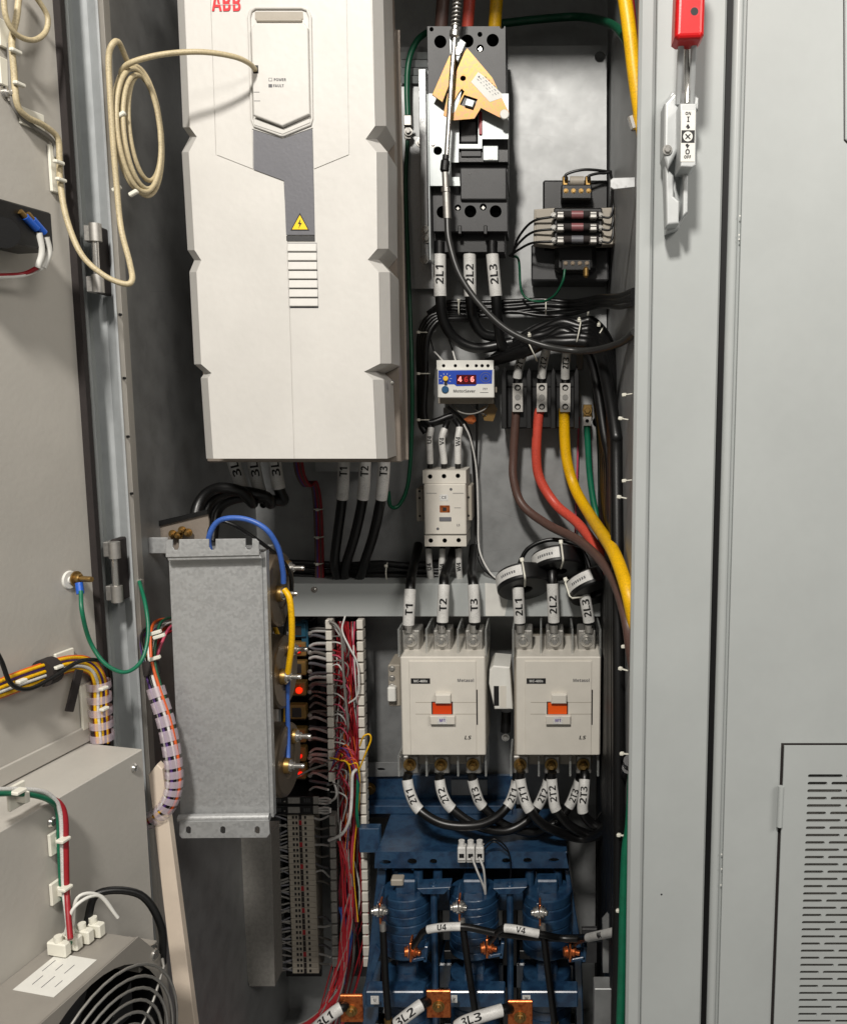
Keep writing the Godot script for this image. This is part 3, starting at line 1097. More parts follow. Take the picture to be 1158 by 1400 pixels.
func drive():
	var d := thing("frequency_drive", "large off white wall mounted frequency drive with grey band", "drive", "", at(405, 627, 1.4))
	var left := [[241, -45], [250.5, 174], [260, 187], [249, 208], [257, 342], [266, 356], [259.5, 372], [266, 498], [280, 510], [275, 517], [282.5, 627]]
	var right := [[530, 627], [525, 519], [513, 508], [535, 497], [533, 372], [518, 355], [531, 340], [530, 208], [515, 190], [528, 172], [523, -45]]
	var outer := []
	var inner := []
	var fl := []
	var fr := []
	for p in left:
		outer.append(p)
		fl.append([p[0] + 9.5, p[1] - (0.0 if p[1] < 627 else 0.0)])
	for p in right:
		outer.append(p)
		fr.append([p[0] - 15, p[1]])
	inner = fl + fr
	var D1 := 1.225
	var D0 := 1.2012
	var mb := MB.new()
	loft(mb, outer, D1, inner, D0)
	# straight side walls behind the chamfer
	var w := flat(outer, D1)
	mb.prism(place(Vector3(0, 0, -D1)), w, 0.075)
	part(d, "cover", mb, M.drive)
	# front panels, with real gaps between them
	var ll := fl.duplicate()
	ll[0] = [252, -45]
	ll.append_array([[402.2, 627], [393, 330], [388, 248.5], [347, 233], [295.5, 212.5], [286.5, -45]])
	part(d, "front_panel", plate(ll, 1.2, 0.0011), M.drive)
	var rr := [[403.6, 627], [394.4, 331], [431, 331], [429, 232.5], [478.3, 211.8], [474.2, -45]]
	var r2 := fr.duplicate()
	r2.reverse()
	r2[0] = [506, -45]
	rr.append_array(r2)
	part(d, "front_panel", plate(rr, 1.2, 0.0011), M.drive)
	part(d, "front_panel", plate([[287.7, -45], [296.8, 211.5], [346, 230.8], [345, 176], [386.5, 189], [428, 174.5], [429.5, 230.6], [477, 211], [473, -45]], 1.2, 0.0011), M.drive)
	# grey band with sticker
	part(d, "grey_band", plate([[346.5, 177.5], [386.5, 190], [427, 176], [430.5, 321], [391.5, 321], [388.6, 247], [347, 231.5]], 1.1994, 0.0016), M.drive_band)
	part(d, "band_lip", plate([[391.7, 322.5], [430.6, 322.5], [430.8, 329.5], [392, 329.5]], 1.2, 0.0015), M.dark)
	var tri_ := part(d, "warning_sign", plate([[410.2, 291], [423, 315], [397.5, 315]], 1.1989, 0.0003), M.ink)
	part(tri_, "sign_field", plate([[410.2, 294], [421, 313.6], [399.5, 313.6]], 1.1986, 0.0003), M.sign_yellow)
	part(tri_, "lightning_bolt", plate([[411, 299], [407.5, 306.3], [410, 306], [408.2, 312.5], [413, 304.6], [410.4, 305]], 1.1983, 0.0003), M.ink)
	# louvre bars
	for k in 7:
		mb = MB.new()
		var y := 333.5 + k * 12.5
		var a := at(393.5 + k * 0.45, y + 5, 1.1985)
		var b := at(433 + k * 0.35, y + 5, 1.1985)
		mb.cbox(place((a + b) * 0.5, Basis(Vector3.RIGHT, -0.16)), Vector3(b.x - a.x, sz(10.4, 1.2), 0.003), 0.0006)
		part(d, "louvre_bar", mb, M.drive)
	part(d, "louvre_recess", plate([[393.6, 332], [433.2, 332], [435.6, 421], [396.5, 421]], 1.1997, 0.0006), M.drive_band)
	# control panel holder: rim, floor and cap
	var rim_px := [[341, 24], [343.5, 15], [350, 11], [413, 11], [420.5, 14], [424.5, 24], [426.5, 162], [425, 170], [388, 185], [384.5, 185], [348, 172], [345, 163]]
	var rim := []
	for p in rim_px:
		rim.append(at(p[0], p[1], 1.199))
	mb = MB.new()
	mb.tube(rim, 0.0022, 8, false, true)
	part(d, "holder_rim", mb, M.drive)
	part(d, "holder_lip", plate([[346, 160], [386.5, 176], [424.5, 158], [425, 168], [386.5, 184], [347, 171]], 1.196, 0.004, 0.001), M.drive)
	part(d, "holder_recess", plate([[349, 26], [349, 16], [414, 16], [415, 26]], 1.1992, 0.0004), M.cream_dull)
	part(d, "holder_slot", box(350, 24, 413, 29, 1.197, 0.004), M.cream_dull)
	var kp := plate([[343, 39], [348, 32], [416, 31], [421, 38], [423.5, 156], [386, 172.5], [346.5, 157.5]], 1.190, 0.010, 0.0022)
	var k := part(d, "panel_cap", kp, M.drive)
	part(k, "port", box(346.5, 89, 353.5, 100.5, 1.1897, 0.0008), M.ink)
	part(k, "indicator", box(367.5, 106.5, 372.5, 111, 1.1898, 0.0005, 0.0), M.ink_grey)
	part(k, "indicator", box(368, 107.2, 372, 110.3, 1.1896, 0.0005, 0.0), M.drive)
	part(k, "indicator", box(367.5, 115, 372.5, 119.5, 1.1898, 0.0005, 0.0), M.ink_grey)
	write(k, "POWER", 0.0026, at(383, 109, 1.1898), M.ink_grey)
	write(k, "FAULT", 0.0026, at(381, 117.3, 1.1898), M.ink_grey)
	part(k, "port_mark", box(347, 125.5, 355, 126.3, 1.1898, 0.0003, 0.0), M.ink_grey)
	part(k, "port_mark", box(347.5, 137.5, 356, 138.3, 1.1898, 0.0003, 0.0), M.ink_grey)
	# maker's mark, three letters cut by a thin cross
	abb(d)
	# metal body behind the cover
	part(d, "side_shell", box(266, -60, 541, 632, 1.302, 0.03, 0.002), M.drive_side)
	part(d, "mounting_flange", box(290, 40, 552.5, 629, 1.345, 0.004), M.drive_side)
	part(d, "chassis", box(330, -50, 500, 610, 1.35, 0.31), M.drive_side)
	part(d, "chassis_foot", box(431, 630, 500, 645, 1.62, 0.03), M.galv)
	mb = MB.new()
	hexbolt(mb, at(536, 523, 1.24), Vector3(1, 0, 0.2), 0.003, 0.003)
	part(d, "screw", mb, M.bright)

func abb(d: Node3D):
	var m := write(d, "ABB", 0.0205, at(310, 4.5, 1.1993), M.red_ink, Basis.from_scale(Vector3(0.72, 1, 1)), "lettering", 0.0006)
	part(m, "cut_line", box(290, 5.8, 330, 6.2, 1.1988, 0.0004, 0.0), M.drive)

func capacitor_box():
	var b := thing("capacitor_box", "long galvanised capacitor box with flanged ends, bolted upright", "capacitor box", "", at(300, 1145, 1.22))
	var D0 := 1.12
	part(b, "cover", plate([[231, 765], [358, 762], [369, 1117], [247, 1119]], D0, 0.002, 0.0006), M.galv)
	# body behind, narrower than the plate
	part(b, "body", plate([[233, 768], [333, 766], [345, 1114], [249, 1114]], D0 + 0.003, 0.13, 0.0), M.galv)
	part(b, "side_fold", plate([[357, 757], [364, 753], [374.5, 1117], [368, 1118]], D0 + 0.003, 0.012, 0.0), M.galv)
	# upper flange with open slots
	var up := [[227, 762], [226.5, 742], [230, 738], [236.5, 738], [236.5, 748], [239, 752], [243, 752], [245, 748], [245, 737.5], [286, 737], [286, 748], [288.5, 752], [292.5, 752], [295, 748], [295, 737], [336, 736.5], [336, 748], [338.5, 751.5], [342.5, 751.5], [345, 748], [345, 736.5], [350, 737], [354, 741], [354.5, 759]]
	part(b, "upper_flange", plate(up, D0 - 0.016, 0.002, 0.0004), M.galv)
	part(b, "flange_bend", plate([[227, 760], [355, 757], [358, 764], [230, 767]], D0 - 0.0135, 0.014, 0.002), M.galv)
	# lower flange
	pierced(b, "lower_flange", [[246, 1124], [368, 1122], [369, 1140], [365, 1145], [249, 1146], [245, 1141]], [slot_px(258, 1135), slot_px(305, 1135), slot_px(352, 1135)], D0 - 0.016, 0.002, M.galv)
	var mb := MB.new()
	mb.tube(curve(pw([[245, 1119, D0 - 0.009], [369, 1117, D0 - 0.009]]), 0, 1), 0.006, 12)
	part(b, "flange_bend", mb, M.galv)
	# three capacitors looking out of the side
	for q in [[381, 806, 0], [386, 918, 1], [391, 1038, 2]]:
		var dir := Vector3(1, 0, 0.04).normalized()
		var c := at(q[0], q[1], 1.20)
		var cap := MB.new()
		cap.lathe(place(c, look(dir)), [[0.0, 0.004], [0.026, 0.004], [0.028, 0.006], [0.05, 0.006], [0.0535, 0.004], [0.0545, 0.0], [0.0545, -0.05]], 40)
		var cn := part(b, "capacitor", cap, M.cap_end)
		for s in [0, 1]:
			var p := c + dir * 0.004 + Vector3(0, -0.002 + (0.03 if s == 1 else 0.0), 0.018 if s == 0 else -0.02)
			mb = MB.new()
			mb.lathe(place(p, look(dir)), [[0.0, 0.008], [0.011, 0.008], [0.012, 0.0]], 18)
			part(cn, "boss", mb, M.brass)
			mb = MB.new()
			hexbolt(mb, p + dir * 0.008, dir, 0.0065, 0.007, 1.4, 0.014)
			part(cn, "bolt", mb, M.bright)
	# mounting bracket between the box and the side wall
	var k := thing("side_bracket", "dark steel bracket between left wall and capacitor box", "bracket", "", at(220, 755, 1.25))
	part(k, "arm", plate([[188, 722], [283, 700], [286, 712], [286, 757], [200, 757], [188, 750]], 1.24, 0.004), M.drive_side)
	part(k, "arm_edge", plate([[188, 719], [283, 697], [284, 703], [190, 726]], 1.236, 0.01), M.black)
	part(k, "bracket_plate", box(203, 735, 230, 757, 1.20, 0.004), M.galv)
	for p in [[190, 728], [191, 740], [250, 725], [258, 728], [245, 732], [237, 730], [216, 744]]:
		mb = MB.new()
		hexbolt(mb, at(p[0], p[1], 1.236 if p[1] > 732 or p[0] < 200 else 1.232), TO_EYE, 0.0045, 0.006, 1.4, 0.004)
		part(k, "bolt", mb, M.brass)
	# wiring of the capacitors
	cable("blue_wire", "blue wire arching over the top of the capacitor box", "wire", "", [[289, 760, 1.16], [286, 735, 1.15], [300, 712, 1.15], [332, 709, 1.15], [362, 722, 1.15], [380, 748, 1.16], [387, 780, 1.17], [388, 797, 1.175]], 0.0038, M.blue_wire)
	cable("black_wire", "thin black wire beside the blue arch on the capacitor box", "wire", "", [[286, 760, 1.18], [288, 722, 1.17], [310, 714, 1.17], [350, 737, 1.18], [385, 765, 1.20], [398, 790, 1.21], [397, 830, 1.21], [388, 880, 1.21], [386, 960, 1.21]], 0.0028, M.rubber)
	cable("yellow_wire", "bright yellow wire between the upper two capacitor bolts", "wire", "", [[389, 806, 1.17], [396, 818, 1.165], [399, 845, 1.165], [399, 880, 1.17], [396, 905, 1.175], [394, 920, 1.18]], 0.0044, M.yellow)
	cable("yellow_wire", "darker yellow wire running behind the capacitor bolts", "wire", "", [[372, 848, 1.24], [381, 872, 1.24], [386, 900, 1.24], [391, 940, 1.24], [391, 975, 1.25], [389, 1010, 1.25]], 0.0036, M.yellow)
	cable("blue_wire", "dark blue wire down to the lowest capacitor bolt", "wire", "", [[394, 930, 1.20], [393, 960, 1.20], [394, 1000, 1.20], [394, 1035, 1.19], [394, 1044, 1.18]], 0.0036, M.blue_wire)

func slot_px(x, y, rx := 3.6, ry := 3.2, l := 2.2) -> Array:
	var pts := []
	for k in 14:
		var a := TAU * k / 14.0
		pts.append([x + cos(a) * rx, y + sin(a) * ry + (l if sin(a) > 0 else -l)])
	return pts

func pierced(parent: Node3D, called: String, pts: Array, holes: Array, d: float, depth: float, m: Material) -> CSGCombiner3D:   # sheet metal with holes cut through it
	var c := CSGCombiner3D.new()
	c.name = called
	parent.add_child(c, true)
	c.position = -origin(parent)
	for k in holes.size() + 1:
		var p := CSGPolygon3D.new()
		p.name = "sheet" if k == 0 else "cutout"
		p.polygon = flat(pts if k == 0 else holes[k - 1], d)
		p.depth = depth if k == 0 else depth * 3.0
		p.material = m
		if k > 0:
			p.operation = CSGShape3D.OPERATION_SUBTRACTION
		c.add_child(p, true)
		p.position.z = -d + (0.0 if k == 0 else depth)
	return c

func holed(parent: Node3D, called: String, x0, y0, x1, y1, d, depth, holes: Array, m: Material, inside: Material, bev := 0.0) -> CSGCombiner3D:   # a block with round holes: [x, y, radius, depth]
	var a := at(x0, (y0 + y1) * 0.5, d)
	var b := at(x1, (y0 + y1) * 0.5, d)
	var t := at((x0 + x1) * 0.5, y0, d).y
	var u := at((x0 + x1) * 0.5, y1, d).y
	var c := CSGCombiner3D.new()
	c.name = called
	parent.add_child(c, true)
	c.position = -origin(parent)
	var bx := CSGBox3D.new()
	bx.name = "block"
	bx.size = Vector3(b.x - a.x, t - u, depth)
	bx.material = m
	c.add_child(bx)
	bx.position = Vector3((a.x + b.x) * 0.5, (t + u) * 0.5, -d - depth * 0.5)
	for h in holes:
		var cy := CSGCylinder3D.new()
		cy.name = "bore"
		cy.radius = h[2]
		cy.height = h[3] * 2.0
		cy.sides = 24
		cy.operation = CSGShape3D.OPERATION_SUBTRACTION
		cy.material = inside
		c.add_child(cy, true)
		cy.position = at(h[0], h[1], d)
		cy.rotation.x = PI * 0.5
	return c

func breaker():
	var b := thing("circuit_breaker", "dark grey moulded case circuit breaker with yellow operating mechanism", "circuit breaker", "", at(640, 330, 1.58))
	holed(b, "upper_case", 585, 36, 691, 131, 1.52, 0.10, [[602, 57, 0.0105, 0.05], [639, 56, 0.0105, 0.05], [673.5, 55, 0.0105, 0.05], [656, 47, 0.0042, 0.03], [590, 40, 0.0036, 0.02], [686, 36.5, 0.0036, 0.02], [656.5, 66, 0.0062, 0.03]], M.dark, M.black)
	part(b, "rating_screw", disc(656.5, 67, 1.518, 0.0032, 0.02, TO_EYE, 4), M.bright)
	part(b, "middle_case", box(586, 131, 694, 252, 1.53, 0.09), M.dark)
	holed(b, "lower_case", 592, 240, 693, 316, 1.528, 0.09, [[605, 290, 0.0105, 0.05], [643, 289, 0.0105, 0.05], [677.5, 289, 0.0105, 0.05], [660.5, 283, 0.006, 0.03], [626, 284, 0.0055, 0.03]], M.dark, M.black)
	part(b, "lower_cover", box(629, 229, 692.5, 273, 1.52, 0.02, 0.002), M.dark)
	part(b, "rating_screw", disc(660.5, 284, 1.526, 0.0034, 0.02, TO_EYE, 4), M.bright)
	part(b, "rating_screw", disc(626, 285, 1.526, 0.003, 0.02, TO_EYE, 4), M.bright)
	for p in [[642, 237], [689, 252]]:
		part(b, "cover_screw", disc(p[0], p[1], 1.5196, 0.0028, 0.004), M.black)
	part(b, "terminal_skirt", box(593, 316, 690, 345, 1.55, 0.06), M.black)
	for x in [626, 661]:
		part(b, "phase_barrier", box(x, 308, x + 5, 320, 1.525, 0.03), M.black)
	# bright bracket of the operator
	pierced(b, "operator_bracket", [[586, 128], [627.5, 128], [627.5, 197], [653.5, 197], [653.5, 128], [695, 128], [695, 190], [659, 190], [659, 203], [627, 203], [627, 222], [617, 222], [617, 242], [628, 242], [629, 254], [588, 254]], [slot_px(598.5, 206, 6, 5.8, 0.2)], 1.508, 0.003, M.silver)
	part(b, "bracket_edge", box(585, 128, 587.5, 356, 1.505, 0.09), M.silver)
	part(b, "toggle", box(629, 165, 652, 195, 1.516, 0.02, 0.002), M.dark)
	part(b, "toggle_marking", box(654.5, 152, 659, 184, 1.505, 0.004), M.red_wire)
	part(b, "trip_recess", box(627, 204, 695, 222, 1.5155, 0.02), M.black)
	part(b, "trip_bar", box(630, 206, 658, 214, 1.512, 0.01), M.dark)
	var pb := part(b, "seal_button", box(660, 199, 681, 219.5, 1.508, 0.02, 0.0012), M.silver)
	part(pb, "seal", disc(670.5, 211.5, 1.5075, 0.008, 0.0006), M.steel)
	var mb := MB.new()
	hexbolt(mb, at(592, 197, 1.508), TO_EYE, 0.004, 0.004)
	part(b, "bolt", mb, M.bright)
	# yellow passivated plates
	part(b, "lever_plate", plate([[614, 76], [622, 72], [630, 76], [622, 95], [605, 140], [590.5, 129.5]], 1.490, 0.003, 0.0005), M.zinc)
	var lv := part(b, "crank_hub", disc(641, 141, 1.489, 0.016, 0.012), M.black)
	pierced(b, "crank_plate", [[638.8, 66], [672.8, 106], [690, 142], [696, 154], [692, 161], [686, 162], [657.4, 147.5], [648.4, 162], [619, 164.5], [606, 157.5], [612, 128], [634, 72]], [[[634.5, 129.5], [653, 135.5], [647, 151], [628.5, 143]], [[626, 128], [631, 121], [635, 125], [627, 140], [622, 153], [617, 155], [620, 140]], slot_px(633, 107, 4, 3.4, 0.3)], 1.484, 0.003, M.zinc)
	part(lv, "square_shaft", plate([[638, 134], [649, 137.5], [646, 146.5], [635, 143.5]], 1.478, 0.012, 0.0008), M.silver)
	part(lv, "link_bar", plate([[624, 128], [631, 124], [624, 154], [615, 156]], 1.4875, 0.001), M.silver)
	part(lv, "pivot", disc(689.5, 156, 1.479, 0.0078, 0.006, TO_EYE, 20, 0.001), M.white)
	var st := part(lv, "sticker", plate([[653.5, 98.5], [660, 103], [686, 128], [688, 133], [669.5, 139.5], [644, 112]], 1.4836, 0.0004), M.white)
	mb = MB.new()
	for k in 4:
		for q in 6:
			var p := at(653.5 + q * 4.0 + k * 3.6, 109 + q * 4.1 - k * 1.2, 1.4834)
			mb.cbox(place(p, Basis(Vector3.BACK, -0.80)), Vector3(0.0042 - 0.0012 * ((q + k) % 3), 0.0009, 0.0002))
	part(st, "print", mb, M.ink_grey)
	part(st, "hazard_mark", disc(654.8, 105, 1.4833, 0.0022, 0.0003, TO_EYE, 3), M.ink)
	part(b, "clevis", plate([[614, 52], [624, 49], [637, 58], [626, 84], [615, 74]], 1.476, 0.006, 0.001), M.silver)
	part(b, "clevis_pin", disc(625.5, 69, 1.473, 0.006, 0.004), M.bright)
	# rod, spring, nut, boot, threaded sleeve
	mb = MB.new()
	mb.tube(pw([[621.5, 52, 1.470], [617, 110, 1.468], [610.5, 214, 1.468]]), 0.0042, 10)
	part(b, "operating_rod", mb, M.bright)
	mb = MB.new()
	var s0 := at(622, 36, 1.47)
	var s1 := at(627, -20, 1.47)
	mb.helix(s0, s1 - s0, 0.0062, 10.0, s0.distance_to(s1), 0.0015)
	part(b, "spring", mb, M.steel)
	mb = MB.new()
	mb.tube([s0, s1], 0.003, 8)
	part(b, "spring_rod", mb, M.bright)
	mb = MB.new()
	mb.lathe(place(at(621.5, 47, 1.47), look(s1 - s0)), [[0.005, -0.006], [0.0085, -0.003], [0.0085, 0.005], [0.006, 0.008], [0.006, 0.013], [0.004, 0.013]], 8)
	part(b, "lock_nut", mb, M.bright)
	mb = MB.new()
	mb.lathe(place(at(608.5, 224, 1.468), look(at(611, 200, 1.468) - at(607, 240, 1.468))), [[0.0, 0.015], [0.0055, 0.014], [0.0055, 0.007], [0.0075, 0.004], [0.0075, -0.011], [0.005, -0.014]], 14)
	part(b, "boot", mb, M.black)
	mb = MB.new()
	mb.tube(pw([[608.5, 236, 1.468], [609.5, 258, 1.468]]), 0.0056, 14)
	mb.tube(pw([[610, 262, 1.468], [611.5, 299, 1.468]]), 0.0066, 14)
	part(b, "threaded_sleeve", mb, M.steel)
	mb = MB.new()
	mb.lathe(place(at(609.5, 260, 1.468), look(Vector3.UP)), [[0.004, -0.0035], [0.0085, -0.0035], [0.0085, 0.0035], [0.004, 0.0035]], 6)
	part(b, "lock_nut", mb, M.bright)
	# flexible shaft
	cable("flexible_shaft", "grey flexible drive shaft sweeping from the breaker to the frame", "cable", "", [[611.5, 298, 1.468], [614, 330, 1.462], [628, 375, 1.455], [655, 415, 1.45], [695, 452, 1.445], [745, 473, 1.44], [800, 480, 1.43], [845, 470, 1.30], [868, 454, 1.17]], 0.0056, M.gray_cable)
	for k in 3:
		var c3 = [["brown", "brown power cable entering the breaker from above"], ["red", "red power cable entering the breaker from above"], ["yellow", "yellow power cable entering the breaker from above"]][k]
		var x: float = [603, 639, 676][k]
		cable("supply_cable", c3[1], "cable", "supply cables above the breaker", [[x + 6, -70, 1.56], [x + 4, -20, 1.57], [x, 40, 1.58]], 0.0115 if k != 1 else 0.0105, M[c3[0]])
	var bot := [[[601, 330, 1.55], [601, 348, 1.55], [602, 405, 1.55], [607, 440, 1.56], [625, 465, 1.575], [655, 476, 1.585], [700, 468, 1.59]],
		[[642, 330, 1.56], [642, 348, 1.56], [643, 405, 1.56], [646, 432, 1.58], [660, 456, 1.59], [690, 462, 1.60]],
		[[673, 330, 1.55], [673, 348, 1.55], [678, 405, 1.55], [680, 435, 1.56], [686, 470, 1.58], [700, 490, 1.60]]]
	for k in 3:
		cable("load_cable", "black cable sleeved 2L%d leaving the bottom of the breaker" % (k + 1), "cable", "load cables below the breaker", bot[k], 0.0098, M.rubber, [[2.0, 1.0, "2L%d" % (k + 1)]])

func transformer():
	var t := thing("control_transformer", "small black control transformer with fuse block on its front", "transformer", "", at(788, 385, 1.62))
	part(t, "core", box(742, 246, 831, 345, 1.57, 0.08, 0.003), M.black)
	part(t, "core", box(726, 334, 832, 384, 1.57, 0.08, 0.003), M.dark)
	part(t, "winding", box(758, 330, 815, 372, 1.54, 0.05, 0.008), M.black)
	for x in [740, 822]:
		part(t, "foot", box(x - 14, 366, x + 10, 382, 1.645, 0.004), M.steel)
	var tb := part(t, "terminal_block", box(767, 252, 809, 272, 1.53, 0.04, 0.002), M.black)
	for k in 4:
		var mb := MB.new()
		hexbolt(mb, at(773.5 + k * 10.3, 261, 1.53), TO_EYE, 0.0034, 0.002, 1.2)
		mb.cbox(place(at(773.5 + k * 10.3, 261, 1.5274), Basis(Vector3.BACK, 0.6 + k)), Vector3(0.005, 0.0009, 0.001))
		part(tb, "screw", mb, M.brass)
	for x in [772.5, 803.5]:
		part(tb, "tab", box(x - 4, 240, x + 4, 255, 1.545, 0.012, 0.002), M.brass)
	var mb2 := MB.new()
	mb2.tube(pw([[779, 248, 1.535], [798, 248, 1.535]]), 0.0085, 14)
	part(tb, "fuse", mb2, M.cream_dull)
	var lb := part(t, "terminal_block", box(767, 354, 808, 370, 1.535, 0.04, 0.002), M.black)
	for k in 4:
		var mb := MB.new()
		hexbolt(mb, at(773 + k * 9.7, 360, 1.535), TO_EYE, 0.0032, 0.002, 1.2)
		part(lb, "screw", mb, M.cap_end)
	part(lb, "tab", box(797.5, 364, 804.5, 379, 1.53, 0.012, 0.003), M.brass)
	# fuse block across the front
	part(t, "fuse_base", plate([[730, 286], [758, 284], [825, 284], [846, 283], [845, 331], [838, 334], [758, 336], [729, 333]], 1.525, 0.03, 0.002), M.cream_dull)
	part(t, "fuse_bed", box(757, 284, 823, 336, 1.516, 0.012, 0.002), M.black)
	for r in 3:
		var y := 293.5 + r * 17.0
		var f := part(t, "fuse", fuse_tube(y), M.gasket)
		var band := MB.new()
		band.tube(pw([[781, y, 1.503], [797, y, 1.503]]), 0.0066, 14)
		part(f, "fuse_label", band, M.fuse_pink if r < 2 else M.drive_band)
		for x in [766, 811]:
			part(f, "clip", box(x - 5.5, y - 5.0, x + 5.5, y + 5.0, 1.497, 0.02, 0.002), M.steel)
			var mb := MB.new()
			hexbolt(mb, at(x + (-9 if x < 780 else 9), y + 1.5, 1.512), TO_EYE, 0.0042, 0.005, 1.3)
			mb.cbox(place(at(x + (-9 if x < 780 else 9), y + 1.5, 1.506), Basis(Vector3.BACK, 0.5)), Vector3(0.007, 0.001, 0.001))
			part(f, "screw", mb, M.bright)
		part(t, "wire_tag", box(732 + r * 0.5, y - 5.5, 754, y + 4.5, 1.5235, 0.002), M.cream_dull)
		part(t, "wire_tag", box(824, y - 5.5, 834, y + 4.5, 1.5235, 0.002), M.cream_dull)
		strand(t, [[700 - r * 2, 352 - r * 1, 1.57], [708, 326 + r * 8, 1.555], [728, 303 + r * 14.5, 1.52], [758, 296 + r * 17, 1.51]], 0.0022, M.rubber, "lead", 7)
		strand(t, [[822, y + 3, 1.512], [834, y + 3, 1.508], [838, y - 14, 1.51], [836, 262, 1.53]], 0.002, M.rubber, "lead", 7)
	strand(t, [[773, 246, 1.54], [775, 238, 1.54], [800, 232, 1.54], [836, 235, 1.55]], 0.0025, M.rubber, "lead", 7)
	strand(t, [[804, 246, 1.54], [806, 240, 1.54], [825, 237, 1.545], [836, 245, 1.55], [837, 330, 1.57], [830, 408, 1.6]], 0.0025, M.rubber, "lead", 7)
	strand(t, [[772, 368, 1.53], [769, 385, 1.53], [758, 404, 1.55], [742, 412, 1.58], [722, 409, 1.59], [712, 395, 1.59], [709, 356, 1.58], [700, 350, 1.57]], 0.0023, M.dark_green, "lead", 7)
	solo("frame_strap", plate([[834, 246], [838, 243], [868, 242], [868, 256], [839, 259], [834, 256]], 1.165, 0.003, 0.0008), M.galv, "short rounded strap reaching from the frame towards the transformer", "strap")

func fuse_tube(y) -> MB:
	var mb := MB.new()
	mb.tube(pw([[760, y, 1.503], [818, y, 1.503]]), 0.0062, 14)
	return mb

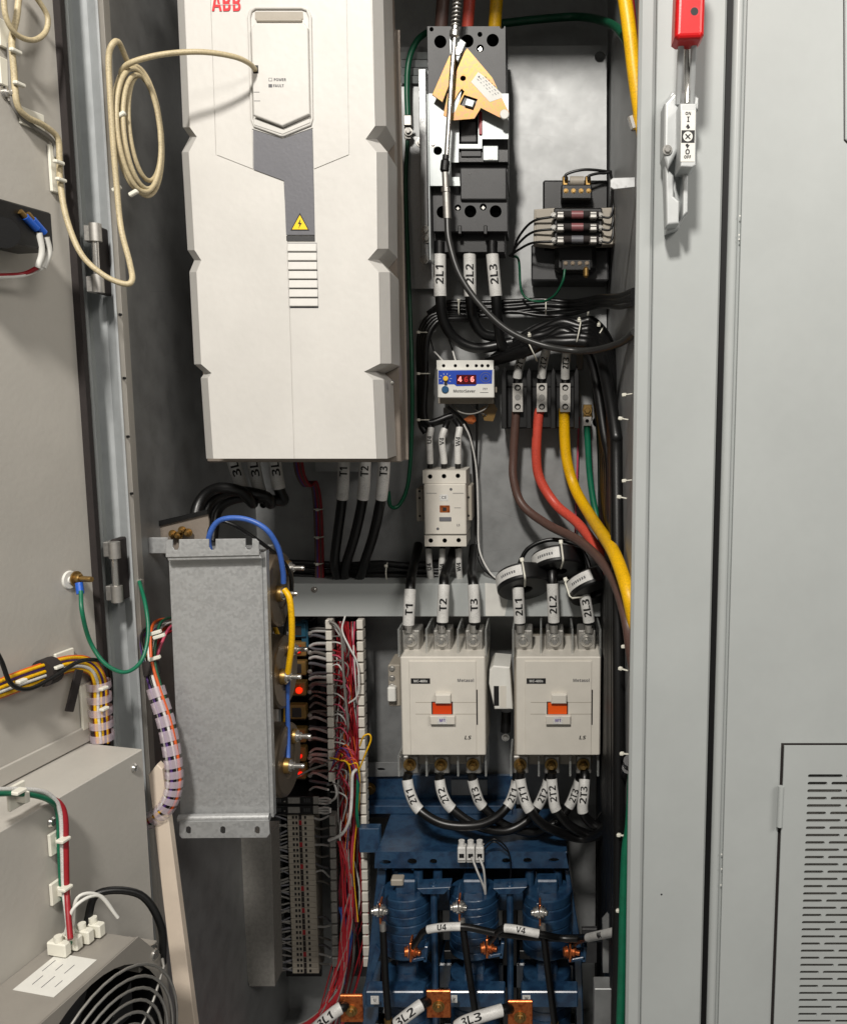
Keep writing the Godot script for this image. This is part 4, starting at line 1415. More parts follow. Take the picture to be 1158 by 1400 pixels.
func monitor_relay():
	var m := thing("voltage_monitor", "white monitor relay with blue band and red number display", "monitor relay", "", at(637, 548, 1.62))
	var D0 := 1.555
	part(m, "body", box(598, 504, 675.5, 544, D0, 0.075, 0.0015), M.white)
	holed(m, "terminal_ledge", 597, 492.5, 674.5, 505, D0 + 0.006, 0.06, [[606.5, 500, 0.003, 0.01], [622.5, 500, 0.003, 0.01], [639, 500, 0.003, 0.01], [651, 500, 0.003, 0.01], [659, 500, 0.003, 0.01], [667, 500, 0.003, 0.01]], M.white, M.black)
	part(m, "under_ledge", box(599, 544, 675, 552, D0 + 0.03, 0.05, 0.001), M.cream_dull)
	var f := part(m, "blue_field", plate([[599.5, 506.5], [673, 505.8], [672.5, 524.5], [652, 525], [650, 527.5], [624, 528], [621, 525.5], [599.5, 525.5]], D0 - 0.0004, 0.0005), M.print_blue)
	var dsp := part(f, "display", box(624, 512.3, 651, 525.5, D0 - 0.001, 0.001, 0.0002), M.display)
	write(dsp, "4", 0.0095, at(628.5, 518.6, D0 - 0.0014), M.glow_digit)
	write(dsp, "6", 0.0095, at(637, 518.8, D0 - 0.0014), M.dim_digit)
	write(dsp, "6", 0.0095, at(645.5, 518.6, D0 - 0.0014), M.glow_digit)
	part(m, "dial", disc(609, 517.5, D0 - 0.004, 0.0048, 0.004, TO_EYE, 20, 0.001), M.knob_yellow)
	for k in 10:
		var a := TAU * k / 10.0
		var mb := MB.new()
		mb.cbox(place(at(609 + cos(a) * 7.5, 517.5 + sin(a) * 6.5, D0 - 0.0006), Basis(Vector3.BACK, -a)), Vector3(0.003, 0.0007, 0.0002))
		part(f, "dial_mark", mb, M.white)
	part(m, "push_button", disc(608.5, 532.5, D0 - 0.003, 0.0066, 0.004, TO_EYE, 20, 0.001), M.button_blue)
	part(m, "button_neck", box(607.4, 521, 611.4, 527, D0 - 0.0015, 0.002), M.ink)
	for k in 2:
		var ring := []
		for s in 20:
			var a := TAU * s / 20.0
			ring.append(at(664 + cos(a) * (4.0 + k * 3.5), 516 + sin(a) * (3.6 + k * 3.3), D0 - 0.0006))
		var mb := MB.new()
		mb.tube(ring, 0.0004, 4, false, true)
		part(f, "dial_scale", mb, M.wire_grey)
	part(f, "dial_centre", disc(664, 517, D0 - 0.0007, 0.0022, 0.0004), M.ink)
	write(m, "MotorSaver", 0.0052, at(634.5, 534.8, D0 - 0.0002), M.ink)
	write(m, "777", 0.0038, at(663, 532, D0 - 0.0002), M.ink_grey)
	part(m, "print_line", box(656, 536.3, 667.5, 537.1, D0 - 0.0002, 0.0003, 0.0), M.ink_grey)
	part(m, "latch", box(675.5, 529, 679, 537, D0 + 0.02, 0.02), M.cream_dull)
	for p in [[594, 481, 606, 494], [619, 480, 623, 494]]:
		strand(m, [[p[0] - 12, p[1] - 36, 1.62], [p[0] - 4, p[1] - 12, 1.61], [p[0], p[1], 1.595], [p[2], p[3], 1.58]], 0.0014, M.rubber, "lead")
		strand(m, [[p[0], p[1], 1.595], [p[2], p[3], 1.58]], 0.0018, M.sleeve, "lead_sleeve")
	# ribbon tails and wires below
	for k in 2:
		var q = [[656, 550, 680, 576], [634, 565, 652, 580]][k]
		part(m, "ribbon_tail", plate([[q[0], q[1] + 8], [q[2] - 6, q[1]], [q[2], q[1] + 9], [q[2] - 6, q[3]], [q[0] + 6, q[3] - 1]], 1.60 + k * 0.01, 0.002), [M.amber, M.copper][k])
	strand(m, [[618, 552, 1.6], [628, 563, 1.59], [645, 566, 1.585], [662, 560, 1.585], [666, 552, 1.59], [655, 547, 1.6], [645, 552, 1.6], [650, 560, 1.6], [665, 568, 1.6]], 0.0017, M.wire_grey)
	strand(m, [[652, 552, 1.6], [652, 580, 1.61], [651, 640, 1.63]], 0.0025, M.rubber)
	cable("control_wire", "thin black control wire below the monitor relay", "wire", "", [[612, 556, 1.60], [630, 572, 1.61], [643, 595, 1.62], [648, 650, 1.63], [650, 710, 1.63], [651, 745, 1.62], [660, 775, 1.60], [678, 792, 1.58]], 0.0028, M.rubber)
	cable("control_wire", "thin white control wire beside the small contactor", "wire", "", [[634, 580, 1.60], [643, 600, 1.61], [651, 640, 1.62], [653.5, 700, 1.62], [655, 750, 1.61], [668, 780, 1.585], [682, 794, 1.57]], 0.0017, M.sleeve)

func distribution_block():
	var b := thing("distribution_block", "black three pole distribution block with screwed metal bars", "terminal block", "", at(738, 586, 1.64))
	part(b, "base", box(687, 528, 790, 586, 1.60, 0.055, 0.003), M.black)
	part(b, "base", box(687, 506, 790, 530, 1.605, 0.05, 0.003), M.black)
	for x in [688, 722, 755, 787]:
		part(b, "barrier", plate([[x - 2.5, 512], [x + 1, 501], [x + 4, 508], [x + 4.5, 586], [x - 2.5, 586]], 1.575, 0.05, 0.001), M.black)
	var cols := ["brown", "red", "yellow"]
	for k in 3:
		var x: float = [707.5, 740.5, 772.5][k]
		holed(b, "connector", x - 7, 524, x + 7, 563, 1.585, 0.03, [[x, 530, 0.0058, 0.012], [x, 556, 0.0058, 0.012]], M.steel, M.dark)
		part(b, "connector_stud", disc(x, 543, 1.584, 0.0055, 0.003), M.bright)
		for y in [530, 556]:
			part(b, "set_screw", disc(x, y, 1.591, 0.0042, 0.005, TO_EYE, 6), M.steel)
	var lines := [
		[[706, 560, 1.60], [705, 570, 1.60], [702, 620, 1.605], [702, 655, 1.60], [714, 690, 1.59], [748, 717, 1.55], [795, 742, 1.46], [834, 784, 1.30], [855, 842, 1.185], [864, 900, 1.17], [880, 970, 1.17]],
		[[739, 560, 1.60], [736, 570, 1.60], [733, 620, 1.605], [738, 655, 1.61], [760, 690, 1.60], [790, 716, 1.55], [816, 750, 1.47], [832, 782, 1.45], [842, 812, 1.46]],
		[[772, 560, 1.60], [771, 570, 1.60], [774, 625, 1.605], [786, 668, 1.59], [808, 707, 1.50], [837, 752, 1.285], [856, 802, 1.185], [866, 845, 1.17], [880, 900, 1.17]]]
	for k in 3:
		cable("power_cable", "thick %s power cable curving down from the distribution block" % cols[k], "cable", "power cables below the distribution block", lines[k], [0.0084, 0.0096, 0.0105][k], M[cols[k]])
	var tops := [[[720, 470, 1.56], [716, 480, 1.57], [710, 500, 1.59], [707, 518, 1.60], [707, 530, 1.60]], [[750, 462, 1.56], [746, 480, 1.57], [742, 500, 1.59], [740, 518, 1.60], [740, 530, 1.60]], [[777, 460, 1.55], [775, 480, 1.56], [773, 500, 1.58], [772.5, 518, 1.595], [772.5, 530, 1.60]]]
	for k in 3:
		cable("tap_cable", "black cable sleeved 2T%d entering the top of the distribution block" % (k + 1), "cable", "tap cables above the distribution block", tops[k], 0.0074, M.rubber, [[2.9, 0.4, "2T%d" % (k + 1)]])
	# earth lug to the right
	var e := thing("earth_lug", "small metal earth lug beside the distribution block", "lug", "", at(803, 585, 1.64))
	holed(e, "lug_body", 797, 570, 808, 582, 1.62, 0.02, [[802.5, 575.5, 0.0035, 0.01]], M.steel, M.black)
	var mb := MB.new()
	hexbolt(mb, at(802.5, 561, 1.645), TO_EYE, 0.006, 0.006)
	part(e, "bolt", mb, M.brass)
	part(e, "lug_tail", box(797, 553, 809, 571, 1.65, 0.004), M.brass)
	cable("earth_cable", "green earth cable hanging from the lug by the yellow cable", "cable", "", [[802.5, 578, 1.63], [803, 600, 1.63], [806, 650, 1.63], [813, 695, 1.62], [825, 735, 1.60]], 0.0062, M.green)
	cable("striped_wire", "thin pink and white wire beside the yellow power cable", "wire", "", [[791, 570, 1.64], [790, 610, 1.645], [788, 670, 1.64], [786, 735, 1.62]], 0.002, M.pink_wire)
	part(b, "side_tag", box(788, 482, 797, 505, 1.645, 0.003), M.drive_side)

func small_contactor():
	var c := thing("small_contactor", "small beige three pole contactor with brown indicator window", "contactor", "", at(608, 747, 1.65))
	var D0 := 1.545
	holed(c, "terminal_cover", 578, 643, 637, 661, D0 + 0.004, 0.09, [[588, 651.5, 0.0042, 0.02], [607, 651, 0.0042, 0.02], [626, 650.5, 0.0042, 0.02]], M.cream, M.black)
	holed(c, "terminal_cover", 580.5, 732, 637.5, 747, D0 + 0.004, 0.09, [[589, 739, 0.0042, 0.02], [608, 739, 0.0042, 0.02], [627, 738.5, 0.0042, 0.02]], M.cream, M.black)
	part(c, "body", box(579.5, 661.6, 637.2, 731.2, D0, 0.10, 0.002), M.cream)
	part(c, "side_block", box(569, 668, 579, 713, D0 + 0.03, 0.07, 0.0015), M.cream_dull)
	part(c, "side_block", box(637.5, 664, 645, 712, D0 + 0.03, 0.07, 0.0015), M.cream_dull)
	for p in [[573.5, 671.5], [573.5, 681], [574, 705.5], [640.5, 680], [640.5, 705]]:
		part(c, "terminal_screw", disc(p[0], p[1], D0 + 0.0296, 0.0022, 0.002), M.ink)
	var t := part(c, "tag", box(601, 676, 612.5, 684.5, D0 - 0.0006, 0.0006, 0.0), M.sleeve)
	write(t, "C3", 0.0052, at(606.8, 680.2, D0 - 0.0008), M.ink_grey)
	part(c, "indicator_window", box(601, 691, 615, 701, D0 - 0.001, 0.003), M.copper)
	part(c, "indicator_slot", box(605, 693.5, 610.5, 699, D0 - 0.0015, 0.002), M.gasket)
	part(c, "name_strip", box(600.5, 707, 617, 713, D0 - 0.0012, 0.002), M.drive_band)
	write(c, "LS", 0.0042, at(626.5, 718, D0 - 0.0002), M.ink_grey)
	part(c, "print_line", box(583, 674, 597, 674.7, D0 - 0.0002, 0.0003, 0.0), M.ink_grey)
	part(c, "print_line", box(619, 674, 634, 674.7, D0 - 0.0002, 0.0003, 0.0), M.ink_grey)
	part(c, "print_line", box(621, 694, 630, 694.7, D0 - 0.0002, 0.0003, 0.0), M.ink_grey)
	for p in [[616.5, 669], [598.5, 723]]:
		part(c, "cover_screw", disc(p[0], p[1], D0 - 0.0004, 0.0026, 0.002), M.ink_grey)
	var up := [[[588, 655, 1.60], [588, 632, 1.585], [587, 600, 1.585], [589, 585, 1.59], [583, 575, 1.60]], [[606, 655, 1.60], [607, 632, 1.585], [604, 602, 1.585], [608, 586, 1.59], [612, 576, 1.60]], [[626, 655, 1.60], [626, 632, 1.585], [626, 602, 1.585], [628, 584, 1.59], [622, 574, 1.60]]]
	var dn := [[[588, 740, 1.60], [586, 752, 1.59], [587, 775, 1.59], [590, 796, 1.60], [592, 810, 1.61]], [[606, 740, 1.60], [605, 752, 1.59], [604, 775, 1.59], [604, 796, 1.60], [606, 810, 1.61]], [[626, 740, 1.60], [627, 752, 1.59], [627, 775, 1.59], [629, 796, 1.60], [628, 810, 1.61]]]
	for k in 3:
		var s: String = ["U4", "V4", "W4"][k]
		cable("motor_lead", "white sleeved lead %s above the small contactor" % s, "cable", "leads of the small contactor", up[k], 0.0056, M.rubber, [[0.95, 2.95, s]])
		cable("motor_lead", "white sleeved lead %s below the small contactor" % s, "cable", "leads of the small contactor", dn[k], 0.0054, M.rubber, [[3.0, 0.9, s]])

func big_contactors():
	var c := thing("large_contactor", "large cream contactor above the blue reactor, auxiliary block at its left", "contactor", "large cream contactors", at(606, 1033, 1.6))
	var D0 := 1.45
	part(c, "body", box(548.5, 898, 663.5, 1033, D0, 0.14, 0.002), M.cream)
	part(c, "rear_block", box(552, 885, 660, 1046, D0 + 0.06, 0.14, 0.003), M.cream_dull)
	# face plate between two side strips
	part(c, "face_plate", box(560.5, 904, 651, 1032, D0 - 0.0022, 0.003, 0.0006), M.cream)
	for y in [960, 976]:
		part(c, "mould_line", box(568, y, 590, y + 0.7, D0 - 0.0024, 0.0004, 0.0), M.cream_dull)
		part(c, "mould_line", box(619, y, 651, y + 0.7, D0 - 0.0024, 0.0004, 0.0), M.cream_dull)
	part(c, "side_groove", box(651.3, 943, 653, 991, D0 - 0.0004, 0.0006, 0.0), M.gasket)
	var tabs := part(c, "test_tab", plate([[595, 950], [616, 950], [616, 962.5], [595, 962.5]], D0 - 0.0125, 0.011, 0.0015), M.cream)
	part(tabs, "tab_top", box(595, 948.5, 616, 950.5, D0 - 0.009, 0.008), M.cream)
	var fr := part(c, "window_frame", box(590, 959.5, 619, 978, D0 - 0.003, 0.002, 0.0), M.gasket)
	part(fr, "indicator", box(591.5, 961, 617.5, 976.5, D0 - 0.0042, 0.0015, 0.0003), M.orange_dark)
	var hold := part(c, "tag_holder", plate([[587.5, 979], [622, 979], [622, 991], [588.5, 991]], D0 - 0.011, 0.0095, 0.0012), M.cream)
	var tg := part(hold, "tag", box(598, 979.7, 611, 990, D0 - 0.0114, 0.0005, 0.0), M.sleeve)
	write(tg, "M1", 0.0055, at(604.7, 985, D0 - 0.0116), M.purple_ink)
	var np := part(c, "nameplate", box(561.8, 927.5, 588, 934.8, D0 - 0.0028, 0.0008, 0.0), M.ink)
	write(np, "MC-400a", 0.0044, at(574.9, 931.2, D0 - 0.0030), M.sleeve)
	write(c, "Metasol", 0.0056, at(636.5, 930.3, D0 - 0.0024), M.ink_grey)
	write(c, "LS", 0.0068, at(639.5, 1008.5, D0 - 0.0024), M.ink, Basis(Vector3(1.25, 0, 0), Vector3(0.22, 1, 0), Vector3(0, 0, 1)))
	# line and load terminals
	for k in 3:
		var x: float = [562, 604.5, 648][k]
		var tp := part(c, "terminal", box(x - 12, 862, x + 12, 896, D0 + 0.045, 0.05, 0.002), M.steel)
		var mb := MB.new()
		hexbolt(mb, at(x - 0.5, 874.5, D0 + 0.044), TO_EYE, 0.0085, 0.012, 1.5, 0.006)
		part(tp, "bolt", mb, M.bright)
		tp = part(c, "terminal", box(x - 11, 1034, x + 10, 1058, D0 + 0.05, 0.03, 0.002), M.steel)
		mb = MB.new()
		hexbolt(mb, at(x - 1.5, 1045, D0 + 0.049), TO_EYE, 0.008, 0.011, 1.5, 0.005)
		part(tp, "bolt", mb, M.brass)
	for x in [545, 583, 626, 664]:
		part(c, "terminal_barrier", box(x - 1.4, 860, x + 1.4, 899, D0 + 0.02, 0.10), M.clear)
		part(c, "terminal_barrier", box(x - 1.4, 1033, x + 1.4, 1062, D0 + 0.02, 0.08), M.clear)
	var c2 = c.duplicate()
	c2.name = numbered("large_contactor")
	add_child(c2, true)
	c2.position += Vector3(at(763, 965, D0).x - at(606, 965, D0).x, 0, 0)
	c2.get_node("window_frame/indicator").material_override = M.orange
	tag(c2, "large cream contactor next to the cabinet frame, bright orange window", "contactor", "large cream contactors")
	# auxiliary blocks
	var a := thing("auxiliary_block", "small grey auxiliary contact block at the side of a large contactor", "contact block", "", at(540, 968, 1.58))
	part(a, "body", box(531, 909, 547.5, 966, D0 + 0.035, 0.07, 0.002), M.cream_dull)
	for p in [[536, 914], [536, 927], [536, 938]]:
		var mb := MB.new()
		hexbolt(mb, at(p[0], p[1], D0 + 0.035), TO_EYE, 0.0045, 0.003, 1.3)
		part(a, "screw", mb, M.steel)
	part(a, "lever", box(529.5, 940, 541, 960, D0 + 0.022, 0.02, 0.002), M.white)
	var s := thing("interlock_block", "white interlock block between the two large contactors", "contact block", "", at(684, 975, 1.58))
	part(s, "body", plate([[669, 916], [674, 910], [697, 912], [701, 970], [676, 970], [668, 935]], D0 + 0.04, 0.08, 0.003), M.white)
	part(s, "sticker", box(675, 938, 682, 965, D0 + 0.0395, 0.0005, 0.0), M.ink)
	part(s, "sticker", box(683, 938, 692, 967, D0 + 0.0395, 0.0005, 0.0), M.cream)
	var mb3 := MB.new()
	mb3.tube(pw([[692, 972, 1.55], [691, 1000, 1.55]]), 0.0095, 14)
	part(s, "stem", mb3, M.black)
	mb3 = MB.new()
	hexbolt(mb3, at(691, 1008, 1.56), TO_EYE, 0.005, 0.005)
	part(s, "screw", mb3, M.bright)
	var r := thing("side_latch", "small white latch at the frame side of the second large contactor", "latch", "", at(828, 962, 1.56))
	part(r, "body", plate([[823.5, 922], [829, 926], [832, 940], [831, 960], [826, 950], [823.5, 948]], D0 + 0.03, 0.03, 0.002), M.white)
	# incoming cables with sleeves
	var top := [
		["T1", "darker end sleeve T1", [[572, 745, 1.62], [567, 768, 1.58], [563, 785, 1.535], [561, 806, 1.50], [558.5, 854, 1.495], [558.5, 861, 1.495]]],
		["T2", "sleeve T2", [[622, 748, 1.62], [615, 768, 1.58], [608, 785, 1.535], [607, 800, 1.50], [605, 850, 1.495], [604.5, 861, 1.495]]],
		["T3", "sleeve T3", [[648, 748, 1.62], [646, 768, 1.58], [645, 785, 1.535], [647, 800, 1.50], [649, 850, 1.495], [648, 861, 1.495]]],
		["2L1", "sleeve 2L1", [[712, 792, 1.62], [711, 778, 1.57], [708, 784, 1.52], [708, 803, 1.495], [710.5, 851, 1.495], [711, 861, 1.495]]],
		["2L2", "sleeve 2L2", [[757, 780, 1.62], [757, 762, 1.57], [755, 772, 1.52], [755, 798, 1.495], [757, 850, 1.495], [757, 861, 1.495]]],
		["2L3", "sleeve 2L3", [[797, 800, 1.62], [797, 784, 1.57], [796, 790, 1.52], [798, 808, 1.495], [805, 850, 1.495], [805, 861, 1.495]]]]
	for q in top:
		cable("line_cable", "black cable with white %s on a large contactor's upper terminal" % q[1], "cable", "cables above the large contactors", q[2], 0.0092, M.rubber, [[4.0, 3.0, q[0]]])
		var lug := MB.new()
		var le: Array = q[2][5]
		lug.tube(pw([[le[0], 854, 1.494], [le[0], 864, 1.494]]), 0.0086, 14)
		spread(lug, le[0] - 8, 862, le[0] + 8, 886, 1.4935, 0.003, 0.0008)
		part(get_child(get_child_count() - 1), "lug", lug, M.steel)
	# jumpers between the two contactors, then outgoing cables
	var j := [
		[[559, 1057, 1.487], [557, 1066, 1.485], [562, 1088, 1.475], [574, 1108, 1.47], [605, 1126, 1.455], [645, 1129, 1.455], [674, 1120, 1.47], [694, 1102, 1.49], [704, 1078, 1.50], [708, 1050, 1.51]],
		[[602, 1057, 1.497], [601, 1066, 1.495], [606, 1088, 1.485], [618, 1106, 1.48], [650, 1128, 1.48], [690, 1136, 1.49], [720, 1122, 1.50], [735, 1102, 1.51], [746, 1078, 1.515], [753, 1050, 1.52]],
		[[645, 1057, 1.507], [646, 1066, 1.505], [651, 1085, 1.50], [660, 1103, 1.50], [690, 1128, 1.50], [730, 1138, 1.51], [760, 1124, 1.52], [778, 1102, 1.525], [788, 1078, 1.53], [797, 1050, 1.53]]]
	for k in 3:
		cable("jumper_cable", "black jumper cable sleeved 2T%d looping between the large contactors" % (k + 1), "cable", "jumper cables below the large contactors", j[k], 0.0086, M.rubber, [[3.0, 1.0, "2T%d" % (k + 1)], [6.95, 8.4, "2T%d" % (k + 1)]])
	var g := [
		[[712, 1055, 1.475], [711, 1064, 1.475], [715, 1085, 1.465], [725, 1109, 1.455], [750, 1132, 1.46], [800, 1146, 1.48], [838, 1122, 1.40], [854, 1060, 1.22]],
		[[755, 1055, 1.485], [754, 1064, 1.485], [756, 1085, 1.475], [761, 1109, 1.465], [785, 1133, 1.47], [820, 1142, 1.48], [842, 1112, 1.38], [858, 1050, 1.19]],
		[[799, 1055, 1.495], [799, 1065, 1.485], [798, 1085, 1.475], [797, 1111, 1.47], [812, 1128, 1.475], [830, 1132, 1.46], [844, 1100, 1.36], [860, 1040, 1.18]]]
	for k in 3:
		cable("outgoing_cable", "black outgoing cable sleeved 2T%d below the second large contactor" % (k + 1), "cable", "outgoing cables of the second contactor", g[k], 0.0088, M.rubber, [[2.95, 1.05, "2T%d" % (k + 1)]])

func current_transformers():
	var spec := [[701, 797, 1.515, 0.20, -0.62, "lowest black current transformer, its white label tilted upward"], [755, 766, 1.525, 0.12, -0.58, "middle black current transformer around cable 2L2, set highest"], [803, 801, 1.505, 0.34, -0.62, "black current transformer nearest the cabinet frame, around cable 2L3"]]
	for k in 3:
		var s = spec[k]
		var c := at(s[0] + [14, 8, 8][k], s[1] + [-2, 4, 0][k], s[2] + 0.0)
		var t := thing("current_transformer", s[5], "current transformer", "current transformers above the contactors", c)
		var b := Basis(Vector3.BACK, s[3]) * Basis(Vector3.RIGHT, s[4])
		var mb := MB.new()
		mb.lathe(place(c, b), [[0.015, 0.0165], [0.047, 0.0165], [0.0495, 0.0135], [0.0495, -0.0135], [0.047, -0.0165], [0.015, -0.0165], [0.0135, -0.0135], [0.0135, 0.0135], [0.015, 0.0165]], 40)
		part(t, "ring", mb, M.black)
		var lab := MB.new()
		var n := 14
		for i in n:
			var a0 := lerpf(0.47, 0.93, float(i) / n) * PI
			var a1 := lerpf(0.47, 0.93, float(i + 1) / n) * PI
			var p := []
			for e in [[a0, 0.0115], [a1, 0.0115], [a1, -0.0085], [a0, -0.0085]]:
				p.append(place(c, b) * Vector3(cos(e[0]) * 0.0499, e[1], sin(e[0]) * 0.0499))
			lab.face(p, b * Vector3(cos(a0), 0, sin(a0)))
		var lb := part(t, "label", lab, M.sleeve)
		var pr := MB.new()
		for i in 7:
			var a0 := (0.55 + i * 0.03) * PI
			var a1 := a0 + 0.018 * PI
			var p := []
			for e in [[a0, 0.003], [a1, 0.003], [a1, -0.002], [a0, -0.002]]:
				p.append(place(c, b) * Vector3(cos(e[0]) * 0.0501, e[1], sin(e[0]) * 0.0501))
			pr.face(p, b * Vector3(cos(a0), 0, sin(a0)))
		part(lb, "print", pr, M.ink_grey)
		mb = MB.new()
		var ang: float = [0.45, 0.44, 0.85][k] * PI
		var u := b * Vector3(cos(ang), 0, sin(ang))
		var lift := b * Vector3.UP
		mb.tube([c + u * 0.016 + lift * 0.018, c + u * 0.03 + lift * 0.0183, c + u * 0.048 + lift * 0.0183, c + u * 0.0515 + lift * 0.013, c + u * 0.0515 - lift * 0.013, c + u * 0.048 - lift * 0.0183, c + u * 0.018 - lift * 0.018], 0.0018, 6)
		mb.cbox(place(c + u * 0.049 + lift * 0.020, b), Vector3(0.007, 0.008, 0.006), 0.001)
		part(t, "cable_tie", mb, M.tie)
	cable("sensor_lead", "thick black lead looped above the current transformers", "wire", "", [[708, 775, 1.56], [722, 750, 1.56], [752, 738, 1.56], [785, 744, 1.56], [800, 760, 1.56], [808, 785, 1.55]], 0.0042, M.rubber)

func relay_rack():
	var r := thing("relay_rack", "dark column of plug-in relays beside the capacitor box", "relay rack", "", at(410, 1080, 1.66))
	part(r, "rail", box(384, 846, 446, 1082, 1.66, 0.004), M.black)
	part(r, "socket_strip", box(420, 850, 432, 1075, 1.62, 0.035), M.black)
	var ys := [862, 888, 914, 942, 974, 1006, 1032, 1056]
	for k in 8:
		var y: float = ys[k]
		var h := 11.5
		var b := part(r, "relay", box(388, y - h, 419, y + h, 1.60, 0.05, 0.002), M.black)
		part(b, "relay_case", box(394, y - h + 2, 418, y + h - 2, 1.585, 0.02, 0.002), M.relay_blue if k == 0 else M.amber)
		part(b, "coil", box(399, y - 6, 412, y + 7, 1.5835, 0.004, 0.001), M.copper if k in [1, 3, 5, 6, 7] else M.gasket)
		for q in [392, 424]:
			var mb := MB.new()
			hexbolt(mb, at(q, y + 4, 1.595), TO_EYE, 0.003, 0.004)
			part(b, "pin", mb, M.steel)
		if k in [1, 3, 5, 6, 7]:
			var mb := MB.new()
			var rr := 0.0068 if k == 3 else 0.0045
			mb.lathe(place(at(409 + (k - 3) * 0.4, y + 2, 1.583), look(TO_EYE)), [[0.0, 0.006], [rr * 0.6, 0.0045], [rr, 0.001], [rr, -0.003]], 12)
			part(b, "lamp", mb, M.led_orange if k == 3 else M.led)
			var li := OmniLight3D.new()
			li.name = "lamp_light"
			b.add_child(li, true)
			li.position = at(409 + (k - 3) * 0.4, y + 2, 1.568)
			li.light_color = Color(1.0, 0.12, 0.06)
			li.light_energy = 0.00005 if k == 3 else 0.00003
			li.light_size = 0.004
			li.omni_range = 3.0
			li.omni_attenuation = 2.0
			li.shadow_enabled = true
	part(r, "blue_strip", box(412, 848, 421, 885, 1.592, 0.006), M.relay_blue)
	# ferruled wires that leave the relays for the duct
	for k in 30:
		var y := 856.0 + k * 7.6 + rng.randf_range(-2, 2)
		var m: Material = [M.wire_grey, M.wire_grey, M.sleeve, M.drive_band][rng.randi() % 4]
		strand(r, [[424, y + rng.randf_range(-3, 6), 1.60], [432, y + rng.randf_range(-5, 3), 1.585], [449, y + rng.randf_range(-1, 4), 1.545]], rng.randf_range(0.0022, 0.0036), m, "ferrule_wire")
	strand(r, [[384, 1069, 1.56], [400, 1065, 1.55], [425, 1052, 1.55], [446, 1045, 1.54]], 0.0022, M.wire_grey)
	# slotted wire ducts: two combs of fingers
	var d := thing("wire_duct", "open slotted wiring duct crammed with red wires", "wire duct", "", at(470, 1330, 1.6))
	part(d, "base", plate([[447, 846], [495, 846], [503, 1335], [455, 1335]], 1.62, 0.004), M.black)
	for s in 2:
		for k in 32:
			var y := 848.0 + k * 14.9
			var x := (449.0 if s == 0 else 491.5) + k * 0.30
			if s == 1 and k > 14:
				x += 0.0
			if s == 0 and k in [15, 16, 17]:
				continue
			part(d, "finger", box(x - 4.3, y, x + 4.3, y + 12.4, 1.535, 0.025, 0.0012), M.cream if s == 1 or k < 15 else M.wire_grey)
	var w := thing("duct_wiring", "tangle of mostly red control wires lying in the slotted duct", "wire bundle", "", at(470, 1390, 1.55))
	var palette := [M.red_wire, M.red_wire, M.red_wire, M.red_wire, M.pink_wire, M.red_wire, M.wire_grey, M.red_wire, M.sleeve, M.orange_wire]
	for k in 74:
		var x := rng.randf_range(457, 486)
		var y0 := 850.0 if k % 3 else rng.randf_range(860, 1000)
		var y1 := 1420.0 if k % 2 else rng.randf_range(1000, 1300)
		var pts := []
		var n := 7
		for i in n:
			var t := float(i) / (n - 1)
			var y := lerpf(y0, y1, t)
			var bend := maxf(0.0, (y - 1210.0) / 200.0)
			pts.append([x + rng.randf_range(-10, 10) + (y - 850) * 0.03 - bend * bend * 38.0, y, rng.randf_range(1.535, 1.60)])
		strand(w, pts, rng.randf_range(0.0012, 0.002), palette[rng.randi() % palette.size()])
	for k in 26:   # short loops that leave through the fingers
		var y := 870.0 + k * 8.5
		var x := rng.randf_range(452, 462)
		strand(w, [[x - 4, y, 1.545], [x + 9, y + rng.randf_range(-4, 5), 1.53], [x + 18, y + rng.randf_range(6, 22), 1.53], [x + 12, y + rng.randf_range(26, 44), 1.545]], 0.0015, [M.wire_grey, M.sleeve, M.red_wire, M.pink_wire][k % 4])
	strand(w, [[472, 842, 1.53], [468, 862, 1.525], [478, 885, 1.52], [488, 905, 1.52], [491, 930, 1.52], [488, 952, 1.525], [476, 962, 1.53]], 0.0018, M.sleeve)
	strand(w, [[450, 849, 1.53], [460, 855, 1.525], [467, 870, 1.52], [469, 910, 1.52], [472, 950, 1.52], [476, 990, 1.52], [475, 1000, 1.53]], 0.0024, M.wire_grey)
	strand(w, [[492, 1020, 1.50], [497, 1007, 1.49], [505, 1004, 1.49], [507, 1012, 1.49], [500, 1030, 1.49], [492, 1050, 1.50]], 0.0016, M.yellow)
	strand(w, [[487, 1052, 1.50], [482, 1060, 1.49], [481, 1090, 1.49], [478, 1120, 1.49], [468, 1140, 1.50], [450, 1149, 1.52]], 0.0032, M.sleeve)
	strand(w, [[489, 1050, 1.51], [489, 1080, 1.51], [488, 1110, 1.51], [490, 1130, 1.52]], 0.0034, M.green)
	for k in 12:
		var a := rng.randf_range(455, 470)
		strand(w, [[a - 6, 1035 + rng.randf_range(-12, 30), 1.52], [a + 6, 1035 + rng.randf_range(-20, 10), 1.505], [a + 20, 1050 + rng.randf_range(-15, 15), 1.505], [a + 22, 1090, 1.52], [a + 14, 1180, 1.53], [a + 20, 1260, 1.54]], 0.0016, [M.pink_wire, M.orange_wire, M.violet_wire, M.red_wire, M.yellow, M.red_wire][k % 6])
	for k in 14:
		strand(w, [[468 + rng.randf_range(-6, 10), 1150, 1.53], [474 + rng.randf_range(-8, 8), 1210, 1.52], [474 + rng.randf_range(-8, 8), 1270, 1.515], [462 + rng.randf_range(-9, 9), 1340, 1.51], [420 + k * 2.5, 1395, 1.50], [350 + k * 5, 1412 + k * 2, 1.50]], 0.0018, M.red_wire if k % 5 else M.wire_grey)
